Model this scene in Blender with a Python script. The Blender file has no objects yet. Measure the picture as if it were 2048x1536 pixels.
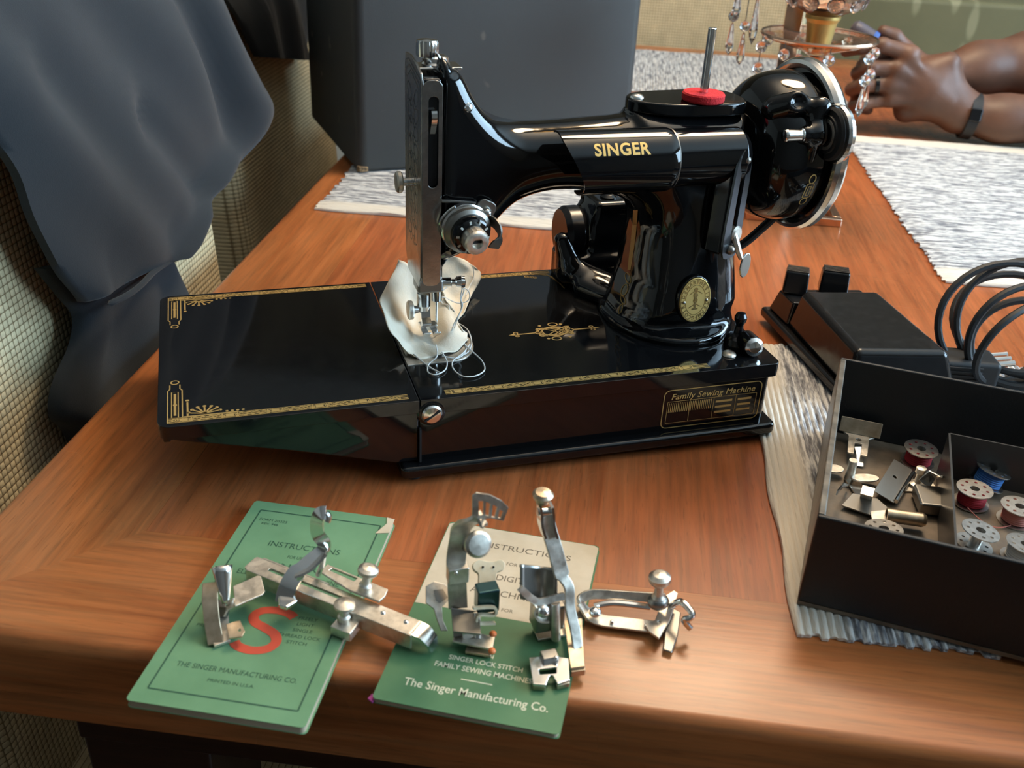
import bpy, bmesh, math, random
import numpy as np
from mathutils import Matrix, Vector
random.seed(7); RNG = np.random.default_rng(7)
sc = bpy.context.scene
COL = sc.collection
PI = math.pi

# ------------------------------------------------------------------ camera
CAM_POS = np.array([-0.1055, -0.499, 0.3502]); YAW, PITCH, ROLL, FPX = 0.3129, 0.5044, 0.0532, 2000.86
def cam_axes():
    f = np.array([math.sin(YAW)*math.cos(PITCH), math.cos(YAW)*math.cos(PITCH), -math.sin(PITCH)])
    r = np.array([math.cos(YAW), -math.sin(YAW), 0.0]); u = np.cross(r, f)
    c, s = math.cos(ROLL), math.sin(ROLL)
    return c*r+s*u, -s*r+c*u, f
CR, CU, CF = cam_axes()
cam = bpy.data.cameras.new('camera'); camo = bpy.data.objects.new('camera', cam); COL.objects.link(camo)
cam.sensor_fit = 'HORIZONTAL'; cam.sensor_width = 36.0; cam.lens = FPX*36.0/2048.0
cam.clip_start = 0.01; cam.clip_end = 60
camo.matrix_world = Matrix(((CR[0], CU[0], -CF[0], CAM_POS[0]), (CR[1], CU[1], -CF[1], CAM_POS[1]),
                            (CR[2], CU[2], -CF[2], CAM_POS[2]), (0, 0, 0, 1)))
cam.dof.use_dof = True; cam.dof.focus_distance = 0.66; cam.dof.aperture_fstop = 13.0
sc.camera = camo

# ------------------------------------------------------------------ world, exposure
sc.view_settings.view_transform = 'Standard'; sc.view_settings.look = 'None'
sc.view_settings.gamma = 1.0; sc.view_settings.use_curve_mapping = False
sc.view_settings.exposure = 0.0
sc.cycles.use_denoising = True
sc.cycles.max_bounces = 8; sc.cycles.caustics_reflective = False; sc.cycles.caustics_refractive = False
sc.cycles.sample_clamp_indirect = 4.0
world = bpy.data.worlds.new('world'); sc.world = world; world.use_nodes = True
wb = world.node_tree.nodes['Background']; wb.inputs[0].default_value = (0.55, 0.75, 1.0, 1); wb.inputs[1].default_value = 1.2

# table frame: x' = t (along the front edge), y' = n (away along the left edge)
PHI = -0.4054
TV = np.array([math.cos(PHI), math.sin(PHI), 0.0]); NV = np.array([-math.sin(PHI), math.cos(PHI), 0.0])
FRAME_T = Matrix.Rotation(PHI, 4, 'Z')
def TN(t, n, z=0.0): return TV*t + NV*n + np.array([0, 0, z])

def area_light(name, loc, target, sx, sy, energy, color):
    l = bpy.data.lights.new(name, 'AREA'); l.shape = 'RECTANGLE'; l.size = sx; l.size_y = sy
    l.energy = energy; l.color = color
    o = bpy.data.objects.new(name, l); COL.objects.link(o); o.location = loc
    o.rotation_euler = (Vector(target)-Vector(loc)).to_track_quat('-Z', 'Y').to_euler(); return o
# daylight that enters by the window of the right wall
area_light('window_daylight', TN(2.36, 0.45, 0.85), TN(0.0, 0.45, 0.3), 2.5, 1.2, 165, (0.53, 0.78, 1.0))
LAMP = TN(0.34, 0.66, 0.98)      # ceiling pendant above the middle of the dining table

# ------------------------------------------------------------------ pixel rays (photo frame 2048x1536) for measured positions
def ray(px, py): return CR*((px-1024)/FPX) + CU*(-(py-768)/FPX) + CF
def atz(px, py, z): d = ray(px, py); return CAM_POS + d*((z-CAM_POS[2])/d[2])
def aty(px, py, y): d = ray(px, py); return CAM_POS + d*((y-CAM_POS[1])/d[1])
def atx(px, py, x): d = ray(px, py); return CAM_POS + d*((x-CAM_POS[0])/d[0])
def atn(px, py, n): d = ray(px, py); return CAM_POS + d*((n-CAM_POS@NV)/(d@NV))
def att_plane(px, py, t): d = ray(px, py); return CAM_POS + d*((t-CAM_POS@TV)/(d@TV))

# ------------------------------------------------------------------ materials
MATS = {}
def mat(name, color=(.5, .5, .5), rough=.5, metal=0.0, **kw):
    if name in MATS: return MATS[name]
    m = bpy.data.materials.new(name); m.use_nodes = True; MATS[name] = m
    b = m.node_tree.nodes['Principled BSDF']
    b.inputs['Base Color'].default_value = (*color, 1); b.inputs['Roughness'].default_value = rough
    b.inputs['Metallic'].default_value = metal
    for k, v in kw.items():
        b.inputs[k.replace('_', ' ')].default_value = v
    return m
def nodes(m): return m.node_tree.nodes, m.node_tree.links, m.node_tree.nodes['Principled BSDF']
def tex_coord(m, scale=(1, 1, 1), rot=(0, 0, 0), kind='Object', loc=(0, 0, 0)):
    N, L, b = nodes(m); tc = N.new('ShaderNodeTexCoord'); mp = N.new('ShaderNodeMapping')
    mp.inputs['Scale'].default_value = scale; mp.inputs['Rotation'].default_value = rot; mp.inputs['Location'].default_value = loc
    L.new(tc.outputs[kind], mp.inputs['Vector']); return mp.outputs['Vector']
def noise(m, vec, scale, detail=4, rough=.55, dist=0.0):
    N, L, b = nodes(m); n = N.new('ShaderNodeTexNoise'); n.inputs['Scale'].default_value = scale
    n.inputs['Detail'].default_value = detail; n.inputs['Roughness'].default_value = rough; n.inputs['Distortion'].default_value = dist
    L.new(vec, n.inputs['Vector']); return n.outputs['Fac']
def ramp(m, fac, stops):
    N, L, b = nodes(m); r = N.new('ShaderNodeValToRGB'); e = r.color_ramp.elements
    while len(e) < len(stops): e.new(0.5)
    for i, (p, c) in enumerate(stops):
        e[i].position = p; e[i].color = (*c, 1) if len(c) == 3 else c
    L.new(fac, r.inputs['Fac']); return r.outputs['Color']
def mixc(m, fac, a, c, mode='MIX'):
    N, L, b = nodes(m); x = N.new('ShaderNodeMix'); x.data_type = 'RGBA'; x.blend_type = mode
    if isinstance(fac, (int, float)): x.inputs[0].default_value = fac
    else: L.new(fac, x.inputs[0])
    for s, v in ((6, a), (7, c)):
        if isinstance(v, tuple): x.inputs[s].default_value = (*v, 1)
        else: L.new(v, x.inputs[s])
    return x.outputs[2]
def mth(m, op, a, c=None):
    N, L, b = nodes(m); x = N.new('ShaderNodeMath'); x.operation = op
    for i, v in enumerate((a, c)):
        if v is None: continue
        if isinstance(v, (int, float)): x.inputs[i].default_value = v
        else: L.new(v, x.inputs[i])
    return x.outputs[0]
def bump(m, h, strength=.3, dist=.001):
    N, L, b = nodes(m); x = N.new('ShaderNodeBump'); x.inputs['Strength'].default_value = strength; x.inputs['Distance'].default_value = dist
    L.new(h, x.inputs['Height']); L.new(x.outputs[0], b.inputs['Normal'])
def setc(m, out, inp='Base Color'):
    N, L, b = nodes(m); L.new(out, b.inputs[inp])

# metals and enamels
M_BLACK = mat('black_enamel', (.0045, .0045, .005), .07, IOR=1.52)
v = tex_coord(M_BLACK); f = noise(M_BLACK, v, 90, 3); setc(M_BLACK, ramp(M_BLACK, f, [(.35, (.05,)*3), (.75, (.10,)*3)]), 'Roughness')
M_BLACK2 = mat('black_plastic', (.006, .006, .007), .22)
M_CHROME = mat('chrome', (.84, .82, .79), .16, 1.0)
M_NICKEL = mat('worn_nickel', (.62, .57, .50), .30, 1.0)
v = tex_coord(M_NICKEL); f = noise(M_NICKEL, v, 160, 5, .7); setc(M_NICKEL, ramp(M_NICKEL, f, [(.3, (.34,)*3), (.7, (.54,)*3)]), 'Roughness')
setc(M_NICKEL, ramp(M_NICKEL, f, [(.25, (.52, .47, .40)), (.6, (.80, .74, .65))]))
M_FACE = mat('faceplate_chrome', (.46, .44, .42), .22, 1.0)
v = tex_coord(M_FACE); f = noise(M_FACE, v, 70, 5, .7); setc(M_FACE, ramp(M_FACE, f, [(.3, (.30, .285, .27)), (.7, (.56, .53, .50))]))
bump(M_FACE, f, .25, .0006)
M_STEEL = mat('dark_steel', (.34, .32, .29), .36, 1.0)
M_GOLD = mat('gold_decal', (.58, .38, .13), .45, .45)
M_BRASS = mat('brass_badge', (.74, .50, .17), .36, .7)
M_GOLDTEXT = mat('gold_lettering', (.85, .50, .14), .45, .3)
M_RED = mat('red_felt', (.62, .02, .025), .95); v = tex_coord(M_RED); bump(M_RED, noise(M_RED, v, 900, 3), .6, .001)
M_HOLE = mat('dark_recess', (.004, .004, .004), .8)
M_WHITETHREAD = mat('white_thread', (.78, .76, .72), .85)
M_REDTHREAD = mat('red_thread', (.45, .02, .03), .8)
M_BLUETHREAD = mat('blue_thread', (.05, .20, .55), .7)
M_PINKTHREAD = mat('pink_thread', (.62, .22, .17), .8)
M_ORANGE = mat('orange_paint', (.75, .19, .05), .5)
M_RUBBER = mat('black_rubber', (.012, .012, .013), .55)

# ------------------------------------------------------------------ mesh builder
MATRIX = {}            # object -> world matrix of its frame
def tag(o, label=None, cat=None, group=None, kind=None):
    if label: o['label'] = label
    if cat: o['category'] = cat
    if group: o['group'] = group
    if kind: o['kind'] = kind
    return o
def empty(name, loc=(0, 0, 0), rot=None, label=None, cat=None, group=None):
    o = bpy.data.objects.new(name, None); COL.objects.link(o); o.empty_display_size = .02
    m = Matrix.Translation(Vector(loc)) @ (rot if rot is not None else Matrix.Identity(4))
    o.matrix_world = m; MATRIX[o] = m; return tag(o, label, cat, group)
def frame(z, x=(1, 0, 0)):
    z = Vector(z).normalized(); x = Vector(x)
    if abs(z.dot(x.normalized())) > .98: x = Vector((0, 1, 0)) if abs(z.y) < .9 else Vector((0, 0, 1))
    y = z.cross(x).normalized(); x = y.cross(z)
    return Matrix(((x.x, y.x, z.x, 0), (x.y, y.y, z.y, 0), (x.z, y.z, z.z, 0), (0, 0, 0, 1)))
def placed(loc, z=(0, 0, 1), x=(1, 0, 0)): return Matrix.Translation(Vector(loc)) @ frame(z, x)
class MB:
    def __init__(s): s.v = []; s.f = []
    def add(s, V, F, M=None):
        k = len(s.v)
        if M is not None: V = [M @ Vector(p) for p in V]
        s.v += [tuple(float(c) for c in p) for p in V]; s.f += [tuple(i+k for i in q) for q in F]; return s
    def box(s, lo, hi, M=None):
        (a, b, c), (d, e, g) = lo, hi
        return s.add([(a, b, c), (d, b, c), (d, e, c), (a, e, c), (a, b, g), (d, b, g), (d, e, g), (a, e, g)],
                     [(0, 3, 2, 1), (4, 5, 6, 7), (0, 1, 5, 4), (1, 2, 6, 5), (2, 3, 7, 6), (3, 0, 4, 7)], M)
    def lathe(s, prof, seg=32, M=None, a0=0, a1=2*PI, ring=False):
        """profile [(r, z)] turned about local z"""
        if ring and prof[0] != prof[-1]: prof = list(prof)+[prof[0]]
        if seg >= 12:      # support rings keep long turned faces evenly shaded
            pr = [prof[0]]
            for (ra, za), (rb, zb) in zip(prof[:-1], prof[1:]):
                L = math.hypot(rb-ra, zb-za)
                if L > .0022:
                    for t in (min(.12, .0005/L), 1-min(.12, .0005/L)): pr.append((max(ra+(rb-ra)*t, 1e-5), za+(zb-za)*t))
                pr.append((rb, zb))
            prof = pr
        full = abs(a1-a0-2*PI) < 1e-6; n = seg if full else seg+1
        V = []; F = []
        for r, z in prof:
            for i in range(n):
                a = a0+(a1-a0)*i/seg; V.append((r*math.cos(a), r*math.sin(a), z))
        for j in range(len(prof)-1):
            for i in range(seg):
                k = (i+1) % n; F.append((j*n+i, j*n+k, (j+1)*n+k, (j+1)*n+i))
        if full and not ring:
            if prof[0][0] > 1e-7: F.append(tuple(range(n-1, -1, -1)))
            if prof[-1][0] > 1e-7: F.append(tuple((len(prof)-1)*n+i for i in range(n)))
        return s.add(V, F, M)
    def cyl(s, p0, p1, r0, r1=None, seg=20, bev=0.0):
        p0, p1 = Vector(p0), Vector(p1); h = (p1-p0).length; r1 = r0 if r1 is None else r1
        pr = [(r0, 0), (r1, h)] if bev == 0 else [(r0-bev, 0), (r0-.3*bev, .3*bev), (r0, bev), (r1, h-bev), (r1-.3*bev, h-.3*bev), (r1-bev, h)]
        return s.lathe(pr, seg, placed(p0, p1-p0))
    def prism(s, poly, h0, h1, M=None, top=None):
        """polygon in local xy extruded h0..h1"""
        n = len(poly); top = top or poly
        V = [(x, y, h0) for x, y in poly]+[(x, y, h1) for x, y in top]
        F = [tuple(range(n-1, -1, -1)), tuple(range(n, 2*n))]+[(i, (i+1) % n, n+(i+1) % n, n+i) for i in range(n)]
        return s.add(V, F, M)
    def tube(s, pts, r, seg=8, caps=True, closed=False):
        P = [Vector(p) for p in pts]; n = len(P); R = r if isinstance(r, (list, tuple)) else [r]*n
        V = []; F = []; up = None
        for i in range(n):
            if closed: d = (P[(i+1) % n]-P[i-1])
            else: d = (P[min(i+1, n-1)]-P[max(i-1, 0)])
            d.normalize()
            if up is None:
                up = Vector((0, 0, 1)) if abs(d.z) < .9 else Vector((1, 0, 0))
            x = (up-d*up.dot(d)).normalized(); y = d.cross(x); up = x
            for k in range(seg):
                a = 2*PI*k/seg; V.append(P[i]+x*(R[i]*math.cos(a))+y*(R[i]*math.sin(a)))
        m = n if closed else n-1
        for i in range(m):
            j = (i+1) % n
            for k in range(seg): F.append((i*seg+k, i*seg+(k+1) % seg, j*seg+(k+1) % seg, j*seg+k))
        if caps and not closed: F += [tuple(range(seg-1, -1, -1)), tuple((n-1)*seg+k for k in range(seg))]
        return s.add(V, F)
    def ribbon(s, pts, w, th, side):
        """flat strip along pts; width vector direction `side` (vector or list), thickness th"""
        P = [Vector(p) for p in pts]; n = len(P); V = []; F = []
        W = w if isinstance(w, (list, tuple)) else [w]*n
        for i in range(n):
            d = (P[min(i+1, n-1)]-P[max(i-1, 0)]).normalized(); sv = Vector(side[i] if isinstance(side, list) else side).normalized()
            sv = (sv-d*sv.dot(d)).normalized(); nn = d.cross(sv).normalized()
            for a, c in ((-1, -1), (1, -1), (1, 1), (-1, 1)): V.append(P[i]+sv*(a*W[i]/2)+nn*(c*th/2))
        for i in range(n-1):
            for k in range(4): F.append((i*4+k, i*4+(k+1) % 4, (i+1)*4+(k+1) % 4, (i+1)*4+k))
        F += [(3, 2, 1, 0), tuple((n-1)*4+k for k in range(4))]
        return s.add(V, F)
    def grid(s, fn, nu, nv, M=None, closed_u=False):
        V = [fn(i/nu, j/nv) for j in range(nv+1) for i in range(nu+(0 if closed_u else 1))]
        w = nu if closed_u else nu+1; F = []
        for j in range(nv):
            for i in range(nu): F.append((j*w+i, j*w+(i+1) % w, (j+1)*w+(i+1) % w, (j+1)*w+i))
        return s.add(V, F, M)
    def sphere(s, c, r, seg=16, M=None, scale=(1, 1, 1)):
        pr = [(max(r*math.sin(PI*i/(seg//2)), 1e-6), -r*math.cos(PI*i/(seg//2))) for i in range(seg//2+1)]
        MM = Matrix.Translation(Vector(c)) @ Matrix.Diagonal((*scale, 1)); return s.lathe(pr, seg, M @ MM if M is not None else MM)
    def build(s, name, material, parent=None, world=True, bevel=0.0, seg=2, smooth=35, fix=True):
        me = bpy.data.meshes.new(name); V = s.v
        if parent is not None and world:
            inv = MATRIX[parent].inverted(); V = [inv @ Vector(p) for p in V]
        me.from_pydata([tuple(p) for p in V], [], s.f)
        if fix:
            bm = bmesh.new(); bm.from_mesh(me); bmesh.ops.remove_doubles(bm, verts=bm.verts, dist=1e-7); bmesh.ops.recalc_face_normals(bm, faces=bm.faces); bm.to_mesh(me); bm.free()
        return link_mesh(name, me, material, parent, bevel, seg, smooth)
def link_mesh(name, me, material, parent=None, bevel=0.0, seg=2, smooth=35):
    o = bpy.data.objects.new(name, me); COL.objects.link(o)
    me.materials.append(material)
    if smooth:
        me.shade_smooth()
        if smooth < 180: me.set_sharp_from_angle(angle=math.radians(smooth))
    if parent is not None:
        o.parent = parent; MATRIX[o] = MATRIX[parent]
    else: MATRIX[o] = Matrix.Identity(4)
    if bevel:
        b = o.modifiers.new('bevel', 'BEVEL'); b.width = bevel; b.segments = seg; b.limit_method = 'ANGLE'; b.angle_limit = math.radians(38)
        b.use_clamp_overlap = True; b.harden_normals = True
    return o
def root_mesh(o, m):
    """give a top-level mesh (vertices already local to m) its frame"""
    o.matrix_world = m; MATRIX[o] = m; return o
def rrect(x0, y0, x1, y1, r, seg=5):
    P = []
    for cx, cy, a in ((x1-r, y1-r, 0), (x0+r, y1-r, 90), (x0+r, y0+r, 180), (x1-r, y0+r, 270)):
        for i in range(seg+1):
            t = math.radians(a+90*i/seg); P.append((cx+r*math.cos(t), cy+r*math.sin(t)))
    return P
def ellipse(cx, cy, a, b, n=32): return [(cx+a*math.cos(2*PI*i/n), cy+b*math.sin(2*PI*i/n)) for i in range(n)]
def plate_with_holes(outer, holes, h0, h1, M=None):
    """flat plate with through holes, made by triangle fill"""
    bm = bmesh.new(); loops = []
    for lp in [outer]+holes:
        vs = [bm.verts.new((x, y, h0)) for x, y in lp]
        for i in range(len(vs)): bm.edges.new((vs[i], vs[(i+1) % len(vs)]))
    bmesh.ops.triangle_fill(bm, use_beauty=True, use_dissolve=False, edges=bm.edges[:])
    bm.normal_update(); bm.faces.ensure_lookup_table()
    if bm.faces and bm.faces[0].normal.z < 0: bmesh.ops.reverse_faces(bm, faces=bm.faces[:])
    ret = bmesh.ops.extrude_face_region(bm, geom=bm.faces[:])
    for e in ret['geom']:
        if isinstance(e, bmesh.types.BMVert): e.co.z = h1
    bmesh.ops.recalc_face_normals(bm, faces=bm.faces[:])
    bm.verts.index_update(); V = [tuple(v.co) for v in bm.verts]; F = [tuple(v.index for v in f.verts) for f in bm.faces]; bm.free()
    mb = MB(); mb.add(V, F, M); return mb
def smooth_path(pts, k=6, closed=False):
    """Catmull-Rom"""
    P = [np.array(p, float) for p in pts]; n = len(P); out = []
    for i in range(n if closed else n-1):
        p0, p1, p2, p3 = (P[(i-1) % n], P[i], P[(i+1) % n], P[(i+2) % n]) if closed else (P[max(i-1, 0)], P[i], P[i+1], P[min(i+2, n-1)])
        for j in range(k):
            t = j/k; out.append(.5*((2*p1)+(p2-p0)*t+(2*p0-5*p1+4*p2-p3)*t*t+(3*p1-p0-3*p2+p3)*t**3))
    if not closed: out.append(P[-1])
    return out
def text_mesh(body, size, align='CENTER', spacing=1.0, bold=0.0, shear=0.0):
    """flat lettering: returns vertices (x, y) and faces"""
    cu = bpy.data.curves.new('lettering', 'FONT'); cu.body = body; cu.size = size; cu.align_x = align; cu.align_y = 'CENTER'
    cu.space_character = spacing; cu.offset = bold; cu.shear = shear; cu.resolution_u = 3
    o = bpy.data.objects.new('lettering', cu); COL.objects.link(o)
    dg = bpy.context.evaluated_depsgraph_get(); me = bpy.data.meshes.new_from_object(o.evaluated_get(dg))
    V = [tuple(v.co) for v in me.vertices]; F = [tuple(p.vertices) for p in me.polygons]
    bpy.data.objects.remove(o); bpy.data.curves.remove(cu); bpy.data.meshes.remove(me); return V, F

def refine(V, F, edge):
    """split long edges of flat lettering so that it can follow a curved surface"""
    bm = bmesh.new(); vs = [bm.verts.new(p) for p in V]
    for f in F:
        try: bm.faces.new([vs[i] for i in f])
        except ValueError: pass
    bmesh.ops.triangulate(bm, faces=bm.faces[:])
    for _ in range(5):
        es = [e for e in bm.edges if e.calc_length() > edge]
        if not es: break
        bmesh.ops.subdivide_edges(bm, edges=es, cuts=1); bmesh.ops.triangulate(bm, faces=[f for f in bm.faces if len(f.verts) > 3])
    bm.verts.index_update(); V = [tuple(v.co) for v in bm.verts]; F = [tuple(v.index for v in f.verts) for f in bm.faces]; bm.free(); return V, F

# ------------------------------------------------------------------ distance-field mesher (smooth castings, cloth, skin)
def field_mesh(fn, lo, hi, h):
    """surface nets of fn(X,Y,Z) < 0 on a grid, vertices then pulled onto the surface"""
    lo = np.array(lo, float); n = np.maximum(2, np.ceil((np.array(hi)-lo)/h).astype(int)+1)
    ax = [lo[i]+h*np.arange(n[i]) for i in range(3)]
    X, Y, Z = np.meshgrid(*ax, indexing='ij'); D = fn(X, Y, Z)
    S = D < 0; c = [slice(0, -1), slice(1, None)]
    cnt = np.zeros(n-1, int)
    for i in (0, 1):
        for j in (0, 1):
            for k in (0, 1): cnt += S[c[i], c[j], c[k]]
    act = (cnt > 0) & (cnt < 8); idx = -np.ones(n-1, int); ijk = np.argwhere(act); idx[act] = np.arange(len(ijk))
    acc = np.zeros((len(ijk), 3)); w = np.zeros(len(ijk)); i0, j0, k0 = ijk.T
    corners = [(a, b, d) for a in (0, 1) for b in (0, 1) for d in (0, 1)]
    for a in corners:
        for ax_ in range(3):
            if a[ax_]: continue
            b = list(a); b[ax_] = 1
            da = D[i0+a[0], j0+a[1], k0+a[2]]; db = D[i0+b[0], j0+b[1], k0+b[2]]; m = (da < 0) != (db < 0)
            t = np.where(m, da/np.where(m, da-db, 1), 0); p = np.tile(np.array(a, float), (len(ijk), 1)); p[:, ax_] += t
            acc += p*m[:, None]; w += m
    P = lo+h*(ijk+acc/w[:, None]); F = []
    for ax_ in range(3):
        o = [d for d in range(3) if d != ax_]
        sl0 = [slice(1, n[d]-1) for d in range(3)]; sl1 = list(sl0); sl0[ax_] = slice(0, n[ax_]-1); sl1[ax_] = slice(1, n[ax_])
        A, B = S[tuple(sl0)], S[tuple(sl1)]
        for flip, msk in ((False, A & ~B), (True, ~A & B)):
            e = np.argwhere(msk)
            if not len(e): continue
            g = e.copy(); g[:, o[0]] += 1; g[:, o[1]] += 1; g[:, ax_] = e[:, ax_]
            q = []
            for da, db in ((0, 0), (1, 0), (1, 1), (0, 1)):
                r = g.copy(); r[:, o[0]] -= da; r[:, o[1]] -= db; q.append(idx[r[:, 0], r[:, 1], r[:, 2]])
            q = np.stack(q, 1)
            if flip != (ax_ == 1): q = q[:, ::-1]
            F.append(q)
    F = np.concatenate(F); e = h*.15
    for _ in range(4):
        x, y, z = P.T; d = fn(x, y, z)
        gx = (fn(x+e, y, z)-fn(x-e, y, z))/(2*e); gy = (fn(x, y+e, z)-fn(x, y-e, z))/(2*e); gz = (fn(x, y, z+e)-fn(x, y, z-e))/(2*e)
        G = np.stack([gx, gy, gz], 1); gg = np.maximum((G*G).sum(1), .05)
        st = -(d/gg)[:, None]*G; l = np.linalg.norm(st, axis=1, keepdims=True); P = P+st*np.minimum(1, .45*h/np.maximum(l, 1e-12))
    return P, F
def build_field(name, fn, lo, hi, h, material, parent=None, smooth=180):
    P, F = field_mesh(fn, lo, hi, h); mb = MB(); mb.v = [tuple(p) for p in P.tolist()]; mb.f = [tuple(q) for q in F.tolist()]
    return mb.build(name, material, parent, smooth=smooth, fix=True)
def smin(a, b, k): h = np.clip(.5+.5*(b-a)/k, 0, 1); return b*(1-h)+a*h-k*h*(1-h)
def smax(a, b, k): return -smin(-a, -b, k)
def d_rbox(X, Y, Z, c, s, r):
    qx, qy, qz = abs(X-c[0])-s[0]+r, abs(Y-c[1])-s[1]+r, abs(Z-c[2])-s[2]+r
    return np.sqrt(np.maximum(qx, 0)**2+np.maximum(qy, 0)**2+np.maximum(qz, 0)**2)+np.minimum(np.maximum(qx, np.maximum(qy, qz)), 0)-r
def d_cone(X, Y, Z, a, b, ra, rb):
    a = np.array(a, float); b = np.array(b, float); d = b-a; L2 = (d*d).sum()
    t = np.clip(((X-a[0])*d[0]+(Y-a[1])*d[1]+(Z-a[2])*d[2])/L2, 0, 1)
    return np.sqrt((X-a[0]-t*d[0])**2+(Y-a[1]-t*d[1])**2+(Z-a[2]-t*d[2])**2)-(ra+(rb-ra)*t)
def d_ell(X, Y, Z, c, r):
    k = np.sqrt(((X-c[0])/r[0])**2+((Y-c[1])/r[1])**2+((Z-c[2])/r[2])**2)
    return (k-1)*min(r)
# ================================================================== setting
FLOOR_Z = -0.755
M_WALL = mat('wall_paint', (.62, .56, .47), .9); v = tex_coord(M_WALL); bump(M_WALL, noise(M_WALL, v, 60, 3), .15, .002)
M_CEIL = mat('ceiling_paint', (.74, .71, .66), .9); v = tex_coord(M_CEIL); bump(M_CEIL, noise(M_CEIL, v, 80, 3), .1, .002)
M_TRIM = mat('trim_paint', (.62, .58, .5), .5); v = tex_coord(M_TRIM); bump(M_TRIM, noise(M_TRIM, v, 50, 3), .05, .001)
def wood(name, base, dark, light, rough=.3, along='x', gscale=1.0):
    m = mat(name, base, rough)
    sx = (4, 60, 60) if along == 'x' else (60, 4, 60)
    v = tex_coord(m, tuple(c*gscale for c in sx)); f1 = noise(m, v, 1.6, 6, .62, .6)
    v2 = tex_coord(m, tuple(c*gscale*1.0 for c in ((12, 320, 320) if along == 'x' else (320, 12, 320)))); f2 = noise(m, v2, 1.0, 3, .6)
    v3 = tex_coord(m, (3, 3, 3)); f3 = noise(m, v3, 2.2, 3, .5)
    c = ramp(m, f1, [(.25, dark), (.5, base), (.78, light)])
    c = mixc(m, .42, c, ramp(m, f2, [(.30, tuple(.55*q for q in dark)), (.58, tuple(min(1, 1.5*q) for q in light))]), 'MULTIPLY')
    v4 = tex_coord(m, tuple(gscale*q for q in ((55, 900, 900) if along == 'x' else (900, 55, 900)))); f4 = noise(m, v4, 1.0, 2, .5)
    c = mixc(m, ramp(m, f4, [(.30, (.5,)*3), (.38, (0,)*3)]), c, tuple(.6*q for q in dark))
    c = mixc(m, .55, c, ramp(m, f3, [(.3, tuple(.75*q for q in base)), (.7, tuple(min(1, 1.35*q) for q in base))]), 'OVERLAY')
    setc(m, c); setc(m, ramp(m, f3, [(.3, (rough*.75,)*3), (.7, (rough*1.25,)*3)]), 'Roughness')
    bump(m, f2, .10, .0006); return m
WB, WD, WL = (.45, .232, .098), (.31, .138, .054), (.55, .306, .142)
M_WOODX = wood('table_wood_lengthwise', WB, WD, WL, .30, 'x')
M_WOODY = wood('table_wood_crosswise', WB, WD, WL, .30, 'y')
M_WOODF = wood('table_wood_field', (.43, .200, .084), (.30, .122, .048), (.52, .262, .120), .30, 'y')
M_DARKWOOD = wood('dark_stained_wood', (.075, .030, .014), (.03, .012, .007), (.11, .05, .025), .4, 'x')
M_FLOORW = wood('floor_wood', (.15, .07, .03), (.07, .03, .012), (.2, .1, .045), .4, 'y')
R0, R1, RN0, RN1, RH = -2.2, 2.4, -2.3, 2.9, 1.7     # room in table frame (t, n), ceiling height above the table
def tslab(name, lo, hi, m, kind='structure', bev=0.0):
    o = MB().box(lo, hi).build(name, m, bevel=bev); root_mesh(o, FRAME_T.copy()); return tag(o, kind=kind)
# floor of single boards
fl = tag(root_mesh(MB().box((R0, RN0, FLOOR_Z-.05), (R1, RN1, FLOOR_Z-.012)).build('floor', M_FLOORW), FRAME_T.copy()), kind='structure')
bw = .115; board = None; k = 0; t_ = R0
while t_ < R1-.01:
    if board is None:
        board = MB().box((0, RN0, -.012), (bw-.002, RN1, 0)).build('plank', M_FLOORW, fl, world=False, bevel=.0015); o = board
    else:
        o = board.copy(); COL.objects.link(o); o.parent = fl
    o.location = (t_, 0, FLOOR_Z); t_ += bw
tslab('ceiling', (R0, RN0, RH), (R1, RN1, RH+.05), M_CEIL)
def wall_open(name, axis, pos, th, a0, a1, opening):
    """wall with a window opening: pieces around it joined into one mesh"""
    o0, o1, z0, z1 = opening; mb = MB()
    for (p, q, r, s_) in ((a0, o0, FLOOR_Z, RH), (o1, a1, FLOOR_Z, RH), (o0, o1, FLOOR_Z, z0), (o0, o1, z1, RH)):
        if axis == 't': mb.box((pos, p, r), (pos+th, q, s_))
        else: mb.box((p, pos, r), (q, pos+th, s_))
    return tag(root_mesh(mb.build(name, M_WALL), FRAME_T.copy()), kind='structure')
M_PANE = mat('window_glass', (1, 1, 1), .0, Transmission_Weight=1.0, IOR=1.02)
v = tex_coord(M_PANE); setc(M_PANE, ramp(M_PANE, noise(M_PANE, v, 2), [(.4, (0,)*3), (.7, (.01,)*3)]), 'Roughness')
def window(name, axis, pos, o0, o1, z0, z1):
    r = empty(name, (0, 0, 0), FRAME_T.copy()); tag(r, kind='structure')
    def bx(nm, m, p, q, z_, w_, d0, d1):
        mb = MB().box((pos+d0, p, z_), (pos+d1, q, w_)) if axis == 't' else MB().box((p, pos+d0, z_), (q, pos+d1, w_))
        return mb.build(nm, m, r, world=False, bevel=.003 if m is M_TRIM else 0)
    w = .05
    for (p, q, a, b) in ((o0, o0+w, z0, z1), (o1-w, o1, z0, z1), (o0+w, o1-w, z0, z0+w), (o0+w, o1-w, z1-w, z1)): bx('window_frame', M_TRIM, p, q, a, b, 0, .06)
    mid = (o0+o1)/2; bx('mullion', M_TRIM, mid-.02, mid+.02, z0+w, z1-w, .01, .05)
    for p, q in ((o0+w, mid-.02), (mid+.02, o1-w)): bx('pane', M_PANE, p, q, z0+w, z1-w, .028, .032)
    bx('window_sill', M_TRIM, o0-.04, o1+.04, z0-.03, z0, -.05 if axis == 't' else .0, .06)
wall_open('wall_right', 't', R1, .1, RN0, RN1, (-.82, 1.72, .22, 1.48))
window('window_1', 't', R1+.02, -.82, 1.72, .22, 1.48)
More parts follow.
